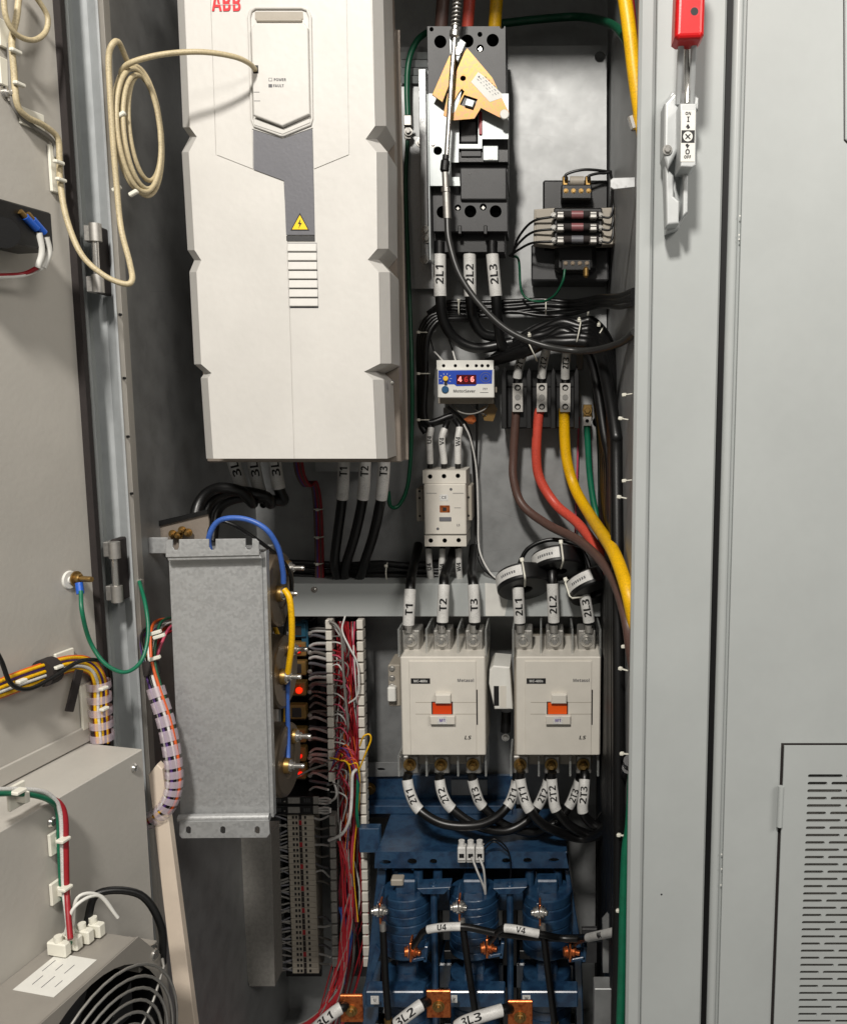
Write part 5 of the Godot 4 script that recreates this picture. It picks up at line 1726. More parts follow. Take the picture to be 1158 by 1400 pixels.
	for k in 7:
		strand(w, [[466 + rng.randf_range(-4, 8), 1240, 1.55], [470 + rng.randf_range(-4, 12), 1270, 1.54], [476 + rng.randf_range(-6, 6), 1300, 1.54], [468 + rng.randf_range(-6, 6), 1345, 1.55]], 0.0017, M.blue_wire)
	# two slim modules and the terminal strip
	for k in 2:
		var y := 1089.0 + k * 13.0
		var mo := thing("slim_module", ["upper of two slim black modules above the terminal strip", "lower of two slim black modules above the terminal strip"][k], "module", "slim modules", at(410, y + 12, 1.6))
		part(mo, "body", box(368, y, 437, y + 11.5, 1.575, 0.06, 0.001), M.black)
		part(mo, "marker", box(394, y + 1.5, 410, y + 9.5, 1.5745, 0.0006, 0.0), M.wire_grey)
		part(mo, "marker", box(428, y + 0.5, 436, y + 11, 1.572, 0.004), M.wire_grey)
		part(mo, "marker", box(369, y + 0.5, 374, y + 11, 1.572, 0.004), M.wire_grey)
		part(mo, "status_lamp", disc(389.5, y + 7, 1.5745, 0.0016, 0.001), M.bright)
		for q in 6:
			part(mo, "contact", box(376 + q * 3.2 + (0 if q < 3 else 30), y + 3, 378 + q * 3.2 + (0 if q < 3 else 30), y + 8, 1.5746, 0.0006, 0.0), M.dark)
		for q in 3:
			strand(mo, [[436, y + 3 + q * 3, 1.575], [446, y + 2 + q * 4, 1.56], [452, y + 4 + q * 2, 1.55]], 0.0022, M.sleeve)
	strand(w, [[452, 1096, 1.54], [459, 1090, 1.53], [460, 1080, 1.53], [455, 1066, 1.54], [449, 1060, 1.55]], 0.0024, M.sleeve)
	var ts := thing("terminal_strip", "long grey terminal strip of small clamps, wired both sides", "terminal strip", "", at(415, 1330, 1.62))
	part(ts, "rail", plate([[384, 1112], [440, 1112], [440, 1335], [392, 1335]], 1.635, 0.004), M.black)
	for k in 29:
		var y := 1114.0 + k * 7.5
		var o := k * 0.26
		var t := part(ts, "clamp", box(393 + o, y, 429 + o, y + 6.9, 1.585, 0.045, 0.0006), M.cream_dull)
		var mb := MB.new()
		for x in [399.5, 404.0, 416.0]:
			spread(mb, x + o, y + 1.6, x + o + 2.8, y + 5.4, 1.5846, 0.0008, 0.0)
		part(t, "clamp_screw", mb, M.ink)
		mb = MB.new()
		spread(mb, 408.5 + o, y + 0.2, 412.5 + o, y + 6.6, 1.5847, 0.0006, 0.0)
		part(t, "bridge", mb, M.red_wire if k % 4 == 1 else M.gasket)
	for k in 44:
		var y := 1116.0 + k * 4.9
		var o := (y - 1114) * 0.035
		strand(ts, [[366, y + rng.randf_range(-8, 14), 1.60], [376 + o, y + rng.randf_range(-6, 8), 1.585], [394 + o, y + rng.randf_range(-1, 1), 1.592]], rng.randf_range(0.0016, 0.0026), [M.wire_grey, M.drive_band, M.wire_grey][k % 3])
	for k in 17:
		var y := 1118.0 + k * 12.4
		var o := (y - 1114) * 0.035
		if k in [8, 9, 10]:
			continue
		strand(ts, [[428 + o, y, 1.592], [438 + o, y + rng.randf_range(-3, 5), 1.575], [450 + o * 0.3, y + rng.randf_range(-5, 7), 1.555]], 0.0022, [M.sleeve, M.wire_grey, M.drive_band][k % 3])
	# trough lid and the dark cables at its left
	solo("grey_trough", plate([[320, 1140], [371, 1140], [376, 1349], [341, 1349], [325, 1290]], 1.50, 0.05, 0.001), M.wire_grey, "plain grey cable trough standing below the capacitor box", "cable trough")
	var bc := thing("black_cable_bundle", "black cables dropping into the dark corner below the capacitor box", "cable bundle", "", at(310, 1400, 1.6))
	for k in 7:
		var x := 284.0 + k * 7.0
		strand(bc, [[x, 1110, 1.58 + (k % 3) * 0.02], [x + 4, 1220, 1.57 + (k % 3) * 0.02], [x + 14, 1320, 1.57 + (k % 2) * 0.02], [x + 22, 1440, 1.58]], 0.008, M.rubber, "cable", 9)
	tie(bc, at(322, 1338, 1.565), Vector3.UP, 0.004, Vector3(1, 0.3, 0), 0.02)

func reactor():
	var r := thing("line_reactor", "blue varnished three phase reactor at the foot of the cabinet", "reactor", "", Vector3(at(645, 1300, 1.5).x, 0.06, -1.5))
	var yS := at(645, 1165, 1.474).y
	var x0 := at(515, 1176, 1.474).x
	var x1 := at(775, 1176, 1.474).x
	# rear bracket
	part(r, "rear_plate", box(498, 1060, 705, 1118, 1.655, 0.008), M.blue)
	pierced(r, "rear_lip", [[494, 1043], [560, 1043], [562, 1061], [495, 1062]], [slot_px(521, 1052, 6, 2.2, 0.0)], 1.645, 0.004, M.panel)
	part(r, "rear_shelf", box(498, 1102, 700, 1113, 1.62, 0.03), M.blue)
	var mb := MB.new()
	hexbolt(mb, at(505, 1078, 1.653), TO_EYE, 0.009, 0.006)
	part(r, "bolt", mb, M.brass)
	part(r, "rating_plate", box(617, 1066, 666, 1087, 1.652, 0.0008, 0.0), M.panel)
	# front shelf and its pierced lip
	mb = MB.new()
	mb.cbox(place(Vector3((x0 + x1) * 0.5, yS - 0.002, -1.56)), Vector3(x1 - x0, 0.004, 0.17), 0.001)
	part(r, "shelf", mb, M.blue)
	pierced(r, "shelf_lip", [[513, 1164.5], [773, 1164.5], [777, 1187], [512, 1187]], [slot_px(527, 1179, 8, 3.4, 0), slot_px(563.5, 1178, 6.5, 3.8, 0.6), slot_px(592.5, 1178, 5, 3, 0.8), slot_px(692, 1177, 6, 3.2, 0.6), slot_px(721, 1176.5, 6, 3.2, 0.6), slot_px(757, 1176, 7.5, 3.0, 0)], 1.473, 0.004, M.blue)
	part(r, "bracket_tab", box(491, 1133, 519, 1166, 1.50, 0.02), M.blue)
	# side plates and slanting stays
	part(r, "side_plate", plate([[516, 1190], [528, 1190], [516, 1420], [494, 1420], [500, 1340]], 1.50, 0.06, 0.002), M.blue)
	part(r, "side_plate", plate([[772, 1190], [778, 1190], [795, 1300], [798, 1420], [788, 1420], [785, 1320]], 1.50, 0.06, 0.002), M.blue)
	part(r, "stay", plate([[514, 1292], [521, 1300], [498, 1380], [490, 1376]], 1.44, 0.006, 0.001), M.blue)
	# iron core: legs and yokes
	part(r, "core_yoke", box(520, 1214, 778, 1246, 1.545, 0.09, 0.003), M.blue)
	part(r, "core_yoke", box(515, 1318, 785, 1352, 1.56, 0.08, 0.003), M.blue)
	for x in [592, 697]:
		part(r, "core_gap", box(x - 10, 1240, x + 10, 1470, 1.56, 0.06), M.black)
	# hanging spacers below the shelf
	for q in [[572, 1.47], [598.5, 1.47], [724, 1.48], [733, 1.50], [762, 1.48], [543, 1.49]]:
		mb = MB.new()
		mb.tube(pw([[q[0], 1188, q[1] + 0.02], [q[0], 1210, q[1] + 0.02]]), 0.009, 14)
		part(r, "spacer", mb, M.blue)
	part(r, "spacer_block", box(534, 1203, 551, 1212, 1.46, 0.02, 0.002), M.cream_dull)
	# washers and tie rods
	for x in [593, 697]:
		part(r, "clamp_washer", plate([[x - 23, 1215], [x + 23, 1213], [x + 14, 1223], [x - 15, 1223]], 1.435, 0.03, 0.001), M.blue)
		mb = MB.new()
		hexbolt(mb, at(x, 1214, 1.445), Vector3.UP, 0.008, 0.008, 0.0, 0.004)
		part(r, "nut", mb, M.blue)
		mb = MB.new()
		mb.tube([at(x, 1220, 1.45), at(x, 1220, 1.45) - Vector3(0, 0.30, 0)], 0.0062, 14)
		part(r, "tie_rod", mb, M.blue)
	# coils: upper and lower half per phase
	for k in 3:
		var x: float = [551, 645, 748][k]
		var top := at(x, 1234, 1.44)
		var hts := at(x, 1234, 1.44).y - at(x, 1316, 1.44).y
		for h in 2:
			var c := top - Vector3(0, hts * 0.5 + h * (hts + 0.045), 0) + Vector3(0, 0, -0.045)
			var prof := []
			var turns: int = [7, 8, 6][k]
			prof.append([0.02, hts * 0.5])
			for t in turns:
				var ya: float = hts * (0.5 - float(t) / turns)
				var yb: float = hts * (0.5 - float(t + 1) / turns)
				var rr := 0.049 + rng.randf_range(-0.0006, 0.0006)
				prof.append_array([[rr - 0.001, ya], [rr, lerpf(ya, yb, 0.12)], [rr, lerpf(ya, yb, 0.88)], [rr - 0.001, yb]])
			prof.append([0.02, -hts * 0.5])
			mb = MB.new()
			coil(mb, c, prof, 0.86)
			part(r, "coil", mb, M.blue)
			mb = MB.new()
			mb.cbox(place(c + Vector3(0, hts * 0.5 + 0.010, -0.01)), Vector3(0.04, 0.03, 0.05), 0.003)
			part(r, "coil_leg", mb, M.blue)
			part(r, "insulation", box(x - 38, 1300 + h * 100, x + 38, 1312 + h * 100, 1.49, 0.03), M.black)
		# terminals
		var up := at([520, 628, 738][k], [1245, 1240, 1247][k], 1.375)
		mb = MB.new()
		hexbolt(mb, up + Vector3(0.002, 0, 0), Vector3(1, 0, 0.35), 0.0085, 0.008, 1.3, 0.004)
		hexbolt(mb, up - Vector3(0.004, 0, 0), Vector3(-1, 0, 0.2), 0.0085, 0.008, 1.3, 0.004)
		part(r, "terminal_bolt", mb, M.bright)
		mb = MB.new()
		mb.cbox(place(up + Vector3(0, -0.006, -0.008)), Vector3(0.003, 0.042, 0.024), 0.0008)
		part(r, "terminal_lug", mb, M.copper)
		mb = MB.new()
		mb.cbox(place(up + Vector3(-0.004, 0, -0.03)), Vector3(0.004, 0.026, 0.05), 0.0008)
		part(r, "terminal_bar", mb, M.blue)
		var lo := at([562, 666, 779][k], [1301, 1296, 1301][k], 1.385)
		mb = MB.new()
		mb.cbox(place(lo + Vector3(0, 0.002, -0.006)), Vector3(0.004, 0.036, 0.026), 0.0008)
		part(r, "terminal_lug", mb, M.copper)
		mb = MB.new()
		hexbolt(mb, lo + Vector3(0.004, 0, 0), Vector3(1, 0, 0.35), 0.0085, 0.007, 1.3, 0.007)
		hexbolt(mb, lo - Vector3(0.005, 0, 0), Vector3(-1, 0, 0.2), 0.0085, 0.007, 1.3, 0.0)
		part(r, "terminal_bolt", mb, M.copper)
		mb = MB.new()
		mb.cbox(place(lo + Vector3(0.012, -0.014, -0.012), Basis(Vector3.BACK, 0.2)), Vector3(0.03, 0.006, 0.03), 0.001)
		mb.cbox(place(lo + Vector3(0.026, -0.004, -0.012), Basis(Vector3.BACK, -0.1)), Vector3(0.006, 0.03, 0.03), 0.001)
		part(r, "terminal_bar", mb, M.blue)
		# link cables on the front
		var a := up + Vector3(0.004, -0.022, 0.002)
		var xb: float = [531, 651, 758][k]
		var e := at(xb, [1392, 1392, 1398][k], 1.36)
		mb = MB.new()
		mb.tube([a, a + (e - a) * 0.09], 0.0055, 10)
		part(r, "ferrule", mb, M.steel)
		strand(r, [a + (e - a) * 0.08, a.lerp(e, 0.5) + Vector3(0, 0, 0.004), e], 0.0062, M.rubber, "link_cable", 10)
		mb = MB.new()
		mb.tube([e, e - Vector3(0, 0.025, 0)], 0.0072, 10)
		part(r, "ferrule", mb, M.brass)
		# copper pads
		var cp: Array = [[465, 1361, 496, 1398], [583, 1355, 616, 1392], [694, 1369, 728, 1408]][k]
		var pad := part(r, "copper_pad", box(cp[0], cp[1], cp[2], cp[3], 1.33, 0.006, 0.0012), M.copper)
		mb = MB.new()
		hexbolt(mb, at((cp[0] + cp[2]) * 0.5, (cp[1] + cp[3]) * 0.5 + 2, 1.33), TO_EYE, 0.0085, 0.006, 1.25, 0.004)
		part(pad, "bolt", mb, M.brass)
		var tg := part(r, "phase_tag", box([507, 617, 714][k], [1362, 1361, 1361][k], [518, 625, 725][k], [1373, 1371, 1369][k], 1.375, 0.001, 0.0), M.sleeve)
		write(tg, ["U", "V", "W"][k], 0.005, at([512.5, 621, 719.5][k], [1367.5, 1366, 1365][k], 1.3745), M.ink_grey)
		part(r, "lower_bar", box([500, 612, 712][k], 1356, [580, 690, 790][k], 1378, 1.40, 0.03, 0.002), M.blue)
	# white connector strip on the shelf lip
	var cs := thing("connector_strip", "white three way screw connector on the blue reactor shelf", "connector", "", at(643, 1182, 1.46))
	for k in 3:
		var x := 631.0 + k * 12.3
		mb = MB.new()
		spread(mb, x - 5.6, 1159, x + 5.6, 1180, 1.452, 0.018, 0.0015)
		mb.tube(pw([[x, 1149, 1.462], [x, 1160, 1.462]]), 0.0058, 12)
		var w := part(cs, "way", mb, M.sleeve)
		part(w, "wire_entry", box(x - 3.4, 1167.5, x + 3.4, 1173, 1.4515, 0.001, 0.0), M.ink)
		part(w, "groove", box(x - 5, 1176.5, x + 5, 1177.6, 1.4516, 0.0008, 0.0), M.gasket)
	strand(cs, [[645, 1172, 1.45], [652, 1190, 1.45], [661, 1212, 1.46], [664, 1226, 1.47]], 0.0022, M.sleeve)
	strand(cs, [[655, 1172, 1.45], [661, 1188, 1.45], [663, 1208, 1.46], [664, 1226, 1.47]], 0.0022, M.sleeve)
	for k in 2:
		strand(cs, [[661, 1156 + k * 6, 1.455], [675, 1147 + k * 4, 1.45], [690, 1156 + k * 5, 1.455], [697, 1172, 1.46], [696, 1205, 1.48], [675, 1218, 1.48]], 0.0013, M.rubber)
	# sleeved cables along the front
	var runs := [
		[[563, 1296, 1.385], [572, 1284, 1.38], [585, 1271, 1.37], [632, 1267, 1.365], [680, 1276, 1.375], [740, 1282, 1.385], [800, 1282, 1.37], [838, 1278, 1.28], [864, 1270, 1.17]],
		[[667, 1290, 1.385], [676, 1280, 1.38], [690, 1269, 1.362], [738, 1277, 1.36], [770, 1283, 1.375], [812, 1283, 1.35], [840, 1280, 1.27], [864, 1276, 1.17]],
		[[780, 1295, 1.385], [788, 1287, 1.38], [804, 1282, 1.33], [848, 1272, 1.20], [866, 1264, 1.165]]]
	var txt := ["U4", "V4", "W4"]
	for k in 3:
		cable("reactor_lead", "black reactor lead with white sleeve, from the %s copper lug" % ["first", "second", "third"][k], "cable", "reactor leads", runs[k], 0.0062, M.rubber, [[2.0, 2.95, txt[k]]])
	var feeds := [[[430, 1408, 1.33], [446, 1393, 1.32], [466, 1378, 1.325], [480, 1372, 1.345]], [[540, 1402, 1.31], [552, 1392, 1.31], [576, 1374, 1.32], [590, 1366, 1.345]], [[622, 1406, 1.31], [638, 1396, 1.31], [686, 1381, 1.32], [702, 1378, 1.345]]]
	for k in 3:
		cable("feed_cable", "feed cable sleeved 3L%d bolted to a copper pad" % (k + 1), "cable", "feed cables", feeds[k], 0.0090, M.rubber, [[0.3, 2.0, "3L%d" % (k + 1)]])

func coil(mb: MB, c: Vector3, prof: Array, squash: float):   # wound coil, a little flattened front to back
	mb.lathe(Transform3D(Basis(Vector3(0.95, 0, 0), Vector3.UP, Vector3(0, 0, squash)), c), prof, 36)

func jit(v: float, a: float) -> float:
	return v + rng.randf_range(-a, a)

func cables():
	# bundles of black cable
	var a := thing("arch_bundle", "thick arch of black cables running down beside the cabinet frame", "cable bundle", "", at(858, 1400, 1.45))
	for k in 7:
		var o := k * 5.0
		strand(a, [[690 - k * 4, 478 + k * 3, 1.60], [722, 456 + jit(o * 0.8, 5), 1.585 - k * 0.006], [745, 445 + jit(o * 0.9, 5), 1.578 - k * 0.006], [768, 437 + jit(o, 4), 1.57 - k * 0.006], [792, 439 + jit(o, 5), 1.565 - k * 0.006], [812, 444 + jit(o, 4), 1.56 - k * 0.008], [834 - o * 0.3, 474 + o, 1.50 - k * 0.012], Vector3(0.117, 1.42 - k * 0.01, -1.44 + k * 0.016), Vector3(0.119, 1.30, -1.43 + k * 0.016), Vector3(0.118, 0.9, -1.40 + k * 0.028), Vector3(0.119, 0.5, -1.36 + k * 0.026), Vector3(0.118, 0.1, -1.36 + k * 0.024)], rng.randf_range(0.0082, 0.0104), M.rubber, "cable", 9)
	for k in 9:
		strand(a, [[770, 452 + k * 3, 1.62], [805, 462 + k * 3, 1.62 - k * 0.01], Vector3(0.108 + 0.008 * (k % 2), 1.40 - k * 0.006, -1.63 + k * 0.022), Vector3(0.117, 1.25, -1.62 + k * 0.025), Vector3(0.118, 0.8, -1.61 + k * 0.026), Vector3(0.118, 0.1, -1.60 + k * 0.024)], 0.0085, M.rubber, "cable", 9)
	for p in [[853, 541, 1], [848, 571, -1], [853, 658, 1], [846, 678, -1], [852, 884, 1], [848, 912, -1], [850, 1030, 1], [846, 1141, 1], [845, 1244, 1]]:
		tie(a, at(p[0] - 7, p[1], 1.20), Vector3(0, 1, 0.1), 0.006, Vector3(1, 0.15 * p[2], 0.5), 0.012, "cable_tie", false)
	for p in [[790, 442, 0.2], [815, 448, 0.6], [726, 462, -0.5], [838, 480, 1.0]]:
		tie(a, at(p[0], p[1] + 15, 1.54), Vector3(1, -p[2], 0), 0.024, Vector3(0.25 * p[2], 1, 0.5), 0.006)
	var h := thing("horizontal_harness", "flat black wire harness crossing the panel below the transformer", "cable bundle", "", at(735, 425, 1.63))
	for k in 6:
		strand(h, [[585 + k * 3, 428 + k * 2, 1.63], [610, 412 + jit(k * 3.2, 3), 1.62], [660, 413 + jit(k * 3.2, 4), 1.616], [700, 414 + jit(k * 3.2, 4), 1.615], [740, 413 + jit(k * 3.2, 4), 1.61], [780, 411 + jit(k * 3.2, 4), 1.60], [818, 408 + jit(k * 2.6, 3), 1.50], [846, 404 + jit(k * 2.6, 3), 1.30], [866, 400 + jit(k * 3, 3), 1.17]], rng.randf_range(0.0028, 0.0052), M.rubber, "cable", 8)
	for x in [628, 746, 804]:
		tie(h, at(x, 422, 1.615), Vector3.RIGHT, 0.014, Vector3(0, 1, 0.6))
	var l := thing("loop_bundle", "black cable loop bending down beside the blue monitor relay", "cable bundle", "", at(578, 600, 1.62))
	for k in 4:
		strand(l, [[640, 430 + k * 2, 1.63 - k * 0.006], [606, 428 + k * 3, 1.615 - k * 0.006], [585 + k * 2, 436 + k * 4, 1.61 - k * 0.006], [574 + k * 3, 462 + k * 3, 1.605 - k * 0.005], [574 + k * 2.6, 520, 1.605 - k * 0.004], [575 + k * 2.5, 575, 1.605 - k * 0.004], [582 + k * 12, 592 - k * 8, 1.605]], 0.0062, M.rubber, "cable", 9)
	for y in [455, 511, 574]:
		tie(l, at(579.5, y, 1.595), Vector3.UP, 0.011, Vector3(-1, 0, 1))
	var u := thing("trough_bundle", "black cables lying on the channel beneath the drive", "cable bundle", "", at(490, 790, 1.62))
	for k in 6:
		strand(u, [[372, 768 + k * 4, 1.62], [430, 770 + jit(k * 4, 4), 1.61], [475, 771 + jit(k * 4, 4), 1.607], [520, 771 + jit(k * 4, 4), 1.605], [560, 770 + jit(k * 4, 3), 1.606], [604, 769 + k * 4.6, 1.61]], rng.randf_range(0.0045, 0.0065), M.rubber, "cable", 8)
	tie(u, at(530, 782, 1.60), Vector3.RIGHT, 0.018, Vector3(0, 1, 1))
	# drive cables
	var outs := [[[470, 612, 1.50], [470, 640, 1.50], [468, 682, 1.50], [462, 730, 1.53], [458, 770, 1.56], [464, 796, 1.60]], [[499, 612, 1.49], [499, 640, 1.49], [496, 682, 1.49], [486, 730, 1.52], [474, 770, 1.56], [470, 796, 1.60]], [[525, 612, 1.48], [525, 640, 1.48], [521, 682, 1.48], [511, 730, 1.52], [498, 770, 1.56], [490, 796, 1.60]]]
	for k in 3:
		cable("drive_output_cable", "black cable sleeved T%d hanging from the drive" % (k + 1), "cable", "drive output cables", outs[k], 0.0092, M.rubber, [[2.0, 0.2, "T%d" % (k + 1)]])
	var ins := [[[318, 612, 1.40], [320, 632, 1.40], [334, 672, 1.40], [346, 688, 1.385], [330, 672, 1.36], [296, 668, 1.34], [272, 690, 1.31], [264, 740, 1.29]], [[346, 612, 1.42], [347, 632, 1.42], [356, 672, 1.42], [370, 689, 1.41], [362, 678, 1.39], [316, 672, 1.37], [284, 692, 1.34], [276, 740, 1.32]], [[375, 612, 1.42], [376, 632, 1.42], [382, 668, 1.42], [388, 684, 1.43], [374, 684, 1.42], [330, 680, 1.40], [298, 696, 1.38], [290, 740, 1.36]]]
	for k in 3:
		cable("drive_input_cable", "black cable sleeved 3L%d curling up into the drive" % (k + 1), "cable", "drive input cables", ins[k], 0.0092, M.rubber, [[2.0, 0.2, "3L%d" % (k + 1)]])
	var rh := thing("red_harness", "slim dark red harness dropping from the drive to the channel", "cable bundle", "", at(435, 796, 1.6))
	for k in 5:
		strand(rh, [[402 + k * 2.4, 622, 1.55], [406 + k * 2.4, 648, 1.55], [416 + k * 2, 664, 1.56], [426 + k * 1.8, 660, 1.58], [430 + k * 2.2, 690, 1.60], [432 + k * 2.2, 740, 1.605], [433 + k * 2.2, 800, 1.60]], 0.003, [M.brown, M.violet_wire, M.red_wire, M.brown, M.red_wire][k], "wire", 7)
	for y in [696, 734, 770]:
		tie(rh, at(436, y, 1.60), Vector3.UP, 0.0085)
	# green earth wires
	var g := thing("green_earth_wire", "long dark green earth wire down the gap beside the drive", "wire", "", at(540, 690, 1.62))
	strand(g, [[590, 40, 1.66], [570, 56, 1.64], [559, 84, 1.63], [556.5, 120, 1.63], [557.5, 158, 1.63]], 0.0055, M.dark_green, "upper_run", 9)
	strand(g, [[557, 192, 1.63], [555, 260, 1.63], [559, 380, 1.62], [563, 500, 1.60], [563, 590, 1.60], [558, 660, 1.60], [546, 690, 1.60], [534, 692, 1.59], [531, 672, 1.58]], 0.0038, M.dark_green, "lower_run", 8)
	var mb := MB.new()
	mb.cbox(place(at(558, 166, 1.62)), Vector3(0.014, 0.018, 0.014), 0.001)
	mb.cbox(place(at(557.5, 182, 1.625)), Vector3(0.012, 0.022, 0.004), 0.001)
	hexbolt(mb, at(558.5, 180, 1.62), TO_EYE, 0.005, 0.006)
	part(g, "splice", mb, M.steel)
	cable("green_earth_cable", "dark green cable arching across the back wall above the transformer", "cable", "", [[686, 32, 1.68], [740, 26, 1.69], [790, 23, 1.69], [828, 30, 1.58], [852, 48, 1.30], [866, 84, 1.165]], 0.0072, M.dark_green)
	cable("yellow_riser", "yellow cable dropping behind the frame at the upper corner", "cable", "", [[843, -60, 1.19], [854, 0, 1.175], [861, 50, 1.17], [868, 110, 1.168], [882, 200, 1.168]], 0.0095, M.yellow)
	cable("red_riser", "dark red cable behind the yellow one at the upper corner", "cable", "", [[852, -60, 1.22], [859, 0, 1.21], [864, 60, 1.20]], 0.008, M.red_wire)
	cable("green_drop", "bright green earth cable running down inside the cabinet frame", "cable", "", [[864, 1060, 1.17], [860, 1130, 1.17], [855, 1165, 1.17], [852, 1240, 1.17], [850, 1330, 1.17], [846, 1450, 1.17]], 0.0068, M.green)
	cable("thin_black_wire", "thin black wire slanting up to the frame beside the second contactor", "wire", "", [[815, 1120, 1.48], [835, 1090, 1.45], [858, 1055, 1.19]], 0.0018, M.rubber)
	# odd fasteners on the dark wall
	var f := thing("wall_clip", "small bright clip on the dark wall above the frame edge", "clip", "", at(868, 175, 1.35))
	mb = MB.new()
	mb.cbox(place(at(864, 168, 1.17), Basis(Vector3.BACK, 0.3)), Vector3(0.008, 0.02, 0.01), 0.002)
	part(f, "body", mb, M.bright)

func door_wiring():
	# beige communication cable: door, coil, drive
	var b := thing("beige_cable", "beige communication cable coiled beside the drive", "cable", "", at(190, 255, 1.12))
	var run := [dp(28, -30, 0.012), dp(24, 20, 0.012), dp(17, 55, 0.012), dp(20, 100, 0.012), dp(24, 142, 0.012), dp(38, 160, 0.012), dp(60, 171, 0.012), dp(79, 188, 0.012), dp(82, 215, 0.012), dp(83, 250, 0.012), at(92, 300, 1.055), at(112, 348, 1.05), at(142, 376, 1.05), at(170, 388, 1.055), at(181, 383, 1.06), at(178, 360, 1.07), at(166, 312, 1.085), at(160, 255, 1.09), at(155, 195, 1.09), at(151, 130, 1.09), at(149, 80, 1.09), at(154, 61, 1.09), at(163, 58, 1.10), at(174, 82, 1.12), at(184, 96, 1.13)]
	strand(b, run, 0.0035, M.beige, "cable_run", 10)
	strand(b, [dp(6, -20, 0.02), dp(8, 20, 0.02), dp(22, 46, 0.02), dp(45, 55, 0.02), dp(62, 45, 0.02), dp(66, 25, 0.02), dp(56, 5, 0.02), dp(36, -20, 0.02)], 0.003, M.beige, "slack_loop", 10)
	for k in 5:
		var pts := []
		for s in 18:
			var t := TAU * s / 18.0
			var cx: float = 190.0 + [0, 5, -2, 8, 3][k]
			var hw: float = 29.0 + [0, -4, 2, -8, -1][k]
			var hh: float = 84.0 + [0, -6, 2, -12, 5][k]
			var x := cos(t) * hw
			var y := sin(t) * hh
			pts.append(at(cx + x + y * 0.10, 178 + y + [0, 2, 0, -3, 1][k], 1.125 + 0.006 * k + 0.03 * cos(t)))
		var ring := pts.duplicate()
		ring.append(pts[0])
		var mb := MB.new()
		mb.tube(curve(ring, 0, ring.size() - 1, 3), 0.0029, 9)
		part(b, "coil_turn", mb, M.beige)
	strand(b, [at(166, 108, 1.12), at(168, 95, 1.115), at(184, 84, 1.11), at(225, 74, 1.12), at(275, 71, 1.13), at(318, 77, 1.15), at(340, 86, 1.17), at(350, 96, 1.192)], 0.0034, M.beige, "drive_lead", 10)
	for q in [[166, 157], [183, 264], [160, 258]]:
		var mb := MB.new()
		mb.cbox(place(at(q[0], q[1], 1.10), Basis(Vector3.BACK, 0.5)), Vector3(0.012, 0.005, 0.006), 0.001)
		part(b, "cable_tie", mb, M.tie)
	for q in [[20, 70], [25, 115], [79, 222], [82, 246]]:
		var mb := MB.new()
		mb.cbox(Transform3D(Basis(-DD, Vector3.UP, DN), dp(q[0] + 2, q[1], 0.017)), Vector3(0.014, 0.004, 0.006), 0.001)
		part(b, "cable_tie", mb, M.tie)
	strand(b, [dp(13, 60, 0.006), dp(18, 140, 0.006), dp(40, 168, 0.006), dp(72, 192, 0.006), dp(77, 215, 0.006)], 0.0026, M.wire_grey, "grey_wire", 8)
	# colour bundle along the door
	var w := thing("door_wire_bundle", "colourful wire bundle bending down along the door", "wire bundle", "", dp(140, 1015, 0.02))
	var pal := [M.orange_wire, M.yellow, M.dark_green, M.violet_wire, M.sleeve, M.red_wire, M.yellow, M.rubber, M.orange_wire, M.sleeve, M.red_wire, M.dark_green, M.yellow, M.orange_wire]
	for k in 14:
		var e := (k - 6.5) * 1.9
		var o := 0.014 + 0.006 * sin(k * 2.3)
		strand(w, [dp(-20, 950 + e * 0.9, o), dp(20, 934 + e, o), dp(60, 920 + e, o), dp(95, 908 + e * 0.8, o), dp(122 - e * 0.2, 910 + e * 0.7, o), dp(136 - e * 0.6, 930 + e * 0.3, o), dp(138 - e * 0.7, 970, o), dp(141 - e * 0.6, 1016, o)], 0.0021, pal[k], "wire", 7)
	for q in [[66, 918, 0.020]]:
		var mb := MB.new()
		mb.tube([dp(58, 921, 0.015), dp(73, 915, 0.015)], 0.0165, 16)
		part(w, "tape_band", mb, M.gasket)
	var st := MB.new()
	st.cbox(Transform3D(Basis(Vector3(-DD.x, 0, -DD.z), Vector3.UP, DN) * Basis(Vector3.BACK, -0.42), dp(102, 944, 0.02)), Vector3(0.014, 0.052, 0.003), 0.001)
	part(w, "strap_tail", st, M.gasket)
	for k in 5:
		var mb := MB.new()
		var y := 931.0 + k * 17.5
		mb.tube([dp(135 + k * 1.2, y, 0.015), dp(136 + k * 1.2, y + 10, 0.015)], 0.0148, 16, false)
		part(w, "spiral_turn", mb, M.spiral)
	for q in [[30, 931], [80, 912], [142, 941], [143, 969]]:
		var mb := MB.new()
		mb.cbox(Transform3D(Basis(-DD, Vector3.UP, DN), dp(q[0], q[1], 0.03)), Vector3(0.012, 0.004, 0.007), 0.001)
		part(w, "cable_tie", mb, M.tie)
	cable("door_black_wire", "thin black wire sagging over the colourful door bundle", "wire", "", [dp(-10, 880, 0.03), dp(3, 905, 0.03), dp(16, 935, 0.034), dp(40, 942, 0.036), dp(75, 925, 0.036), dp(110, 904, 0.034), dp(140, 905, 0.03), at(152, 925, 1.08), at(152, 1000, 1.08), at(150, 1020, 1.08)], 0.0026, M.rubber)
	# second bundle, in a clear spiral wrap
	var s := thing("spiral_wrapped_bundle", "wire bundle in clear spiral wrap hanging beside the capacitor box", "wire bundle", "", at(225, 1120, 1.10))
	var path := [[246, 853, 1.22], [222, 857, 1.17], [209, 872, 1.13], [206, 905, 1.11], [213, 940, 1.10], [228, 990, 1.09], [237, 1040, 1.08], [238, 1075, 1.075], [229, 1102, 1.07], [212, 1118, 1.075], [196, 1124, 1.09]]
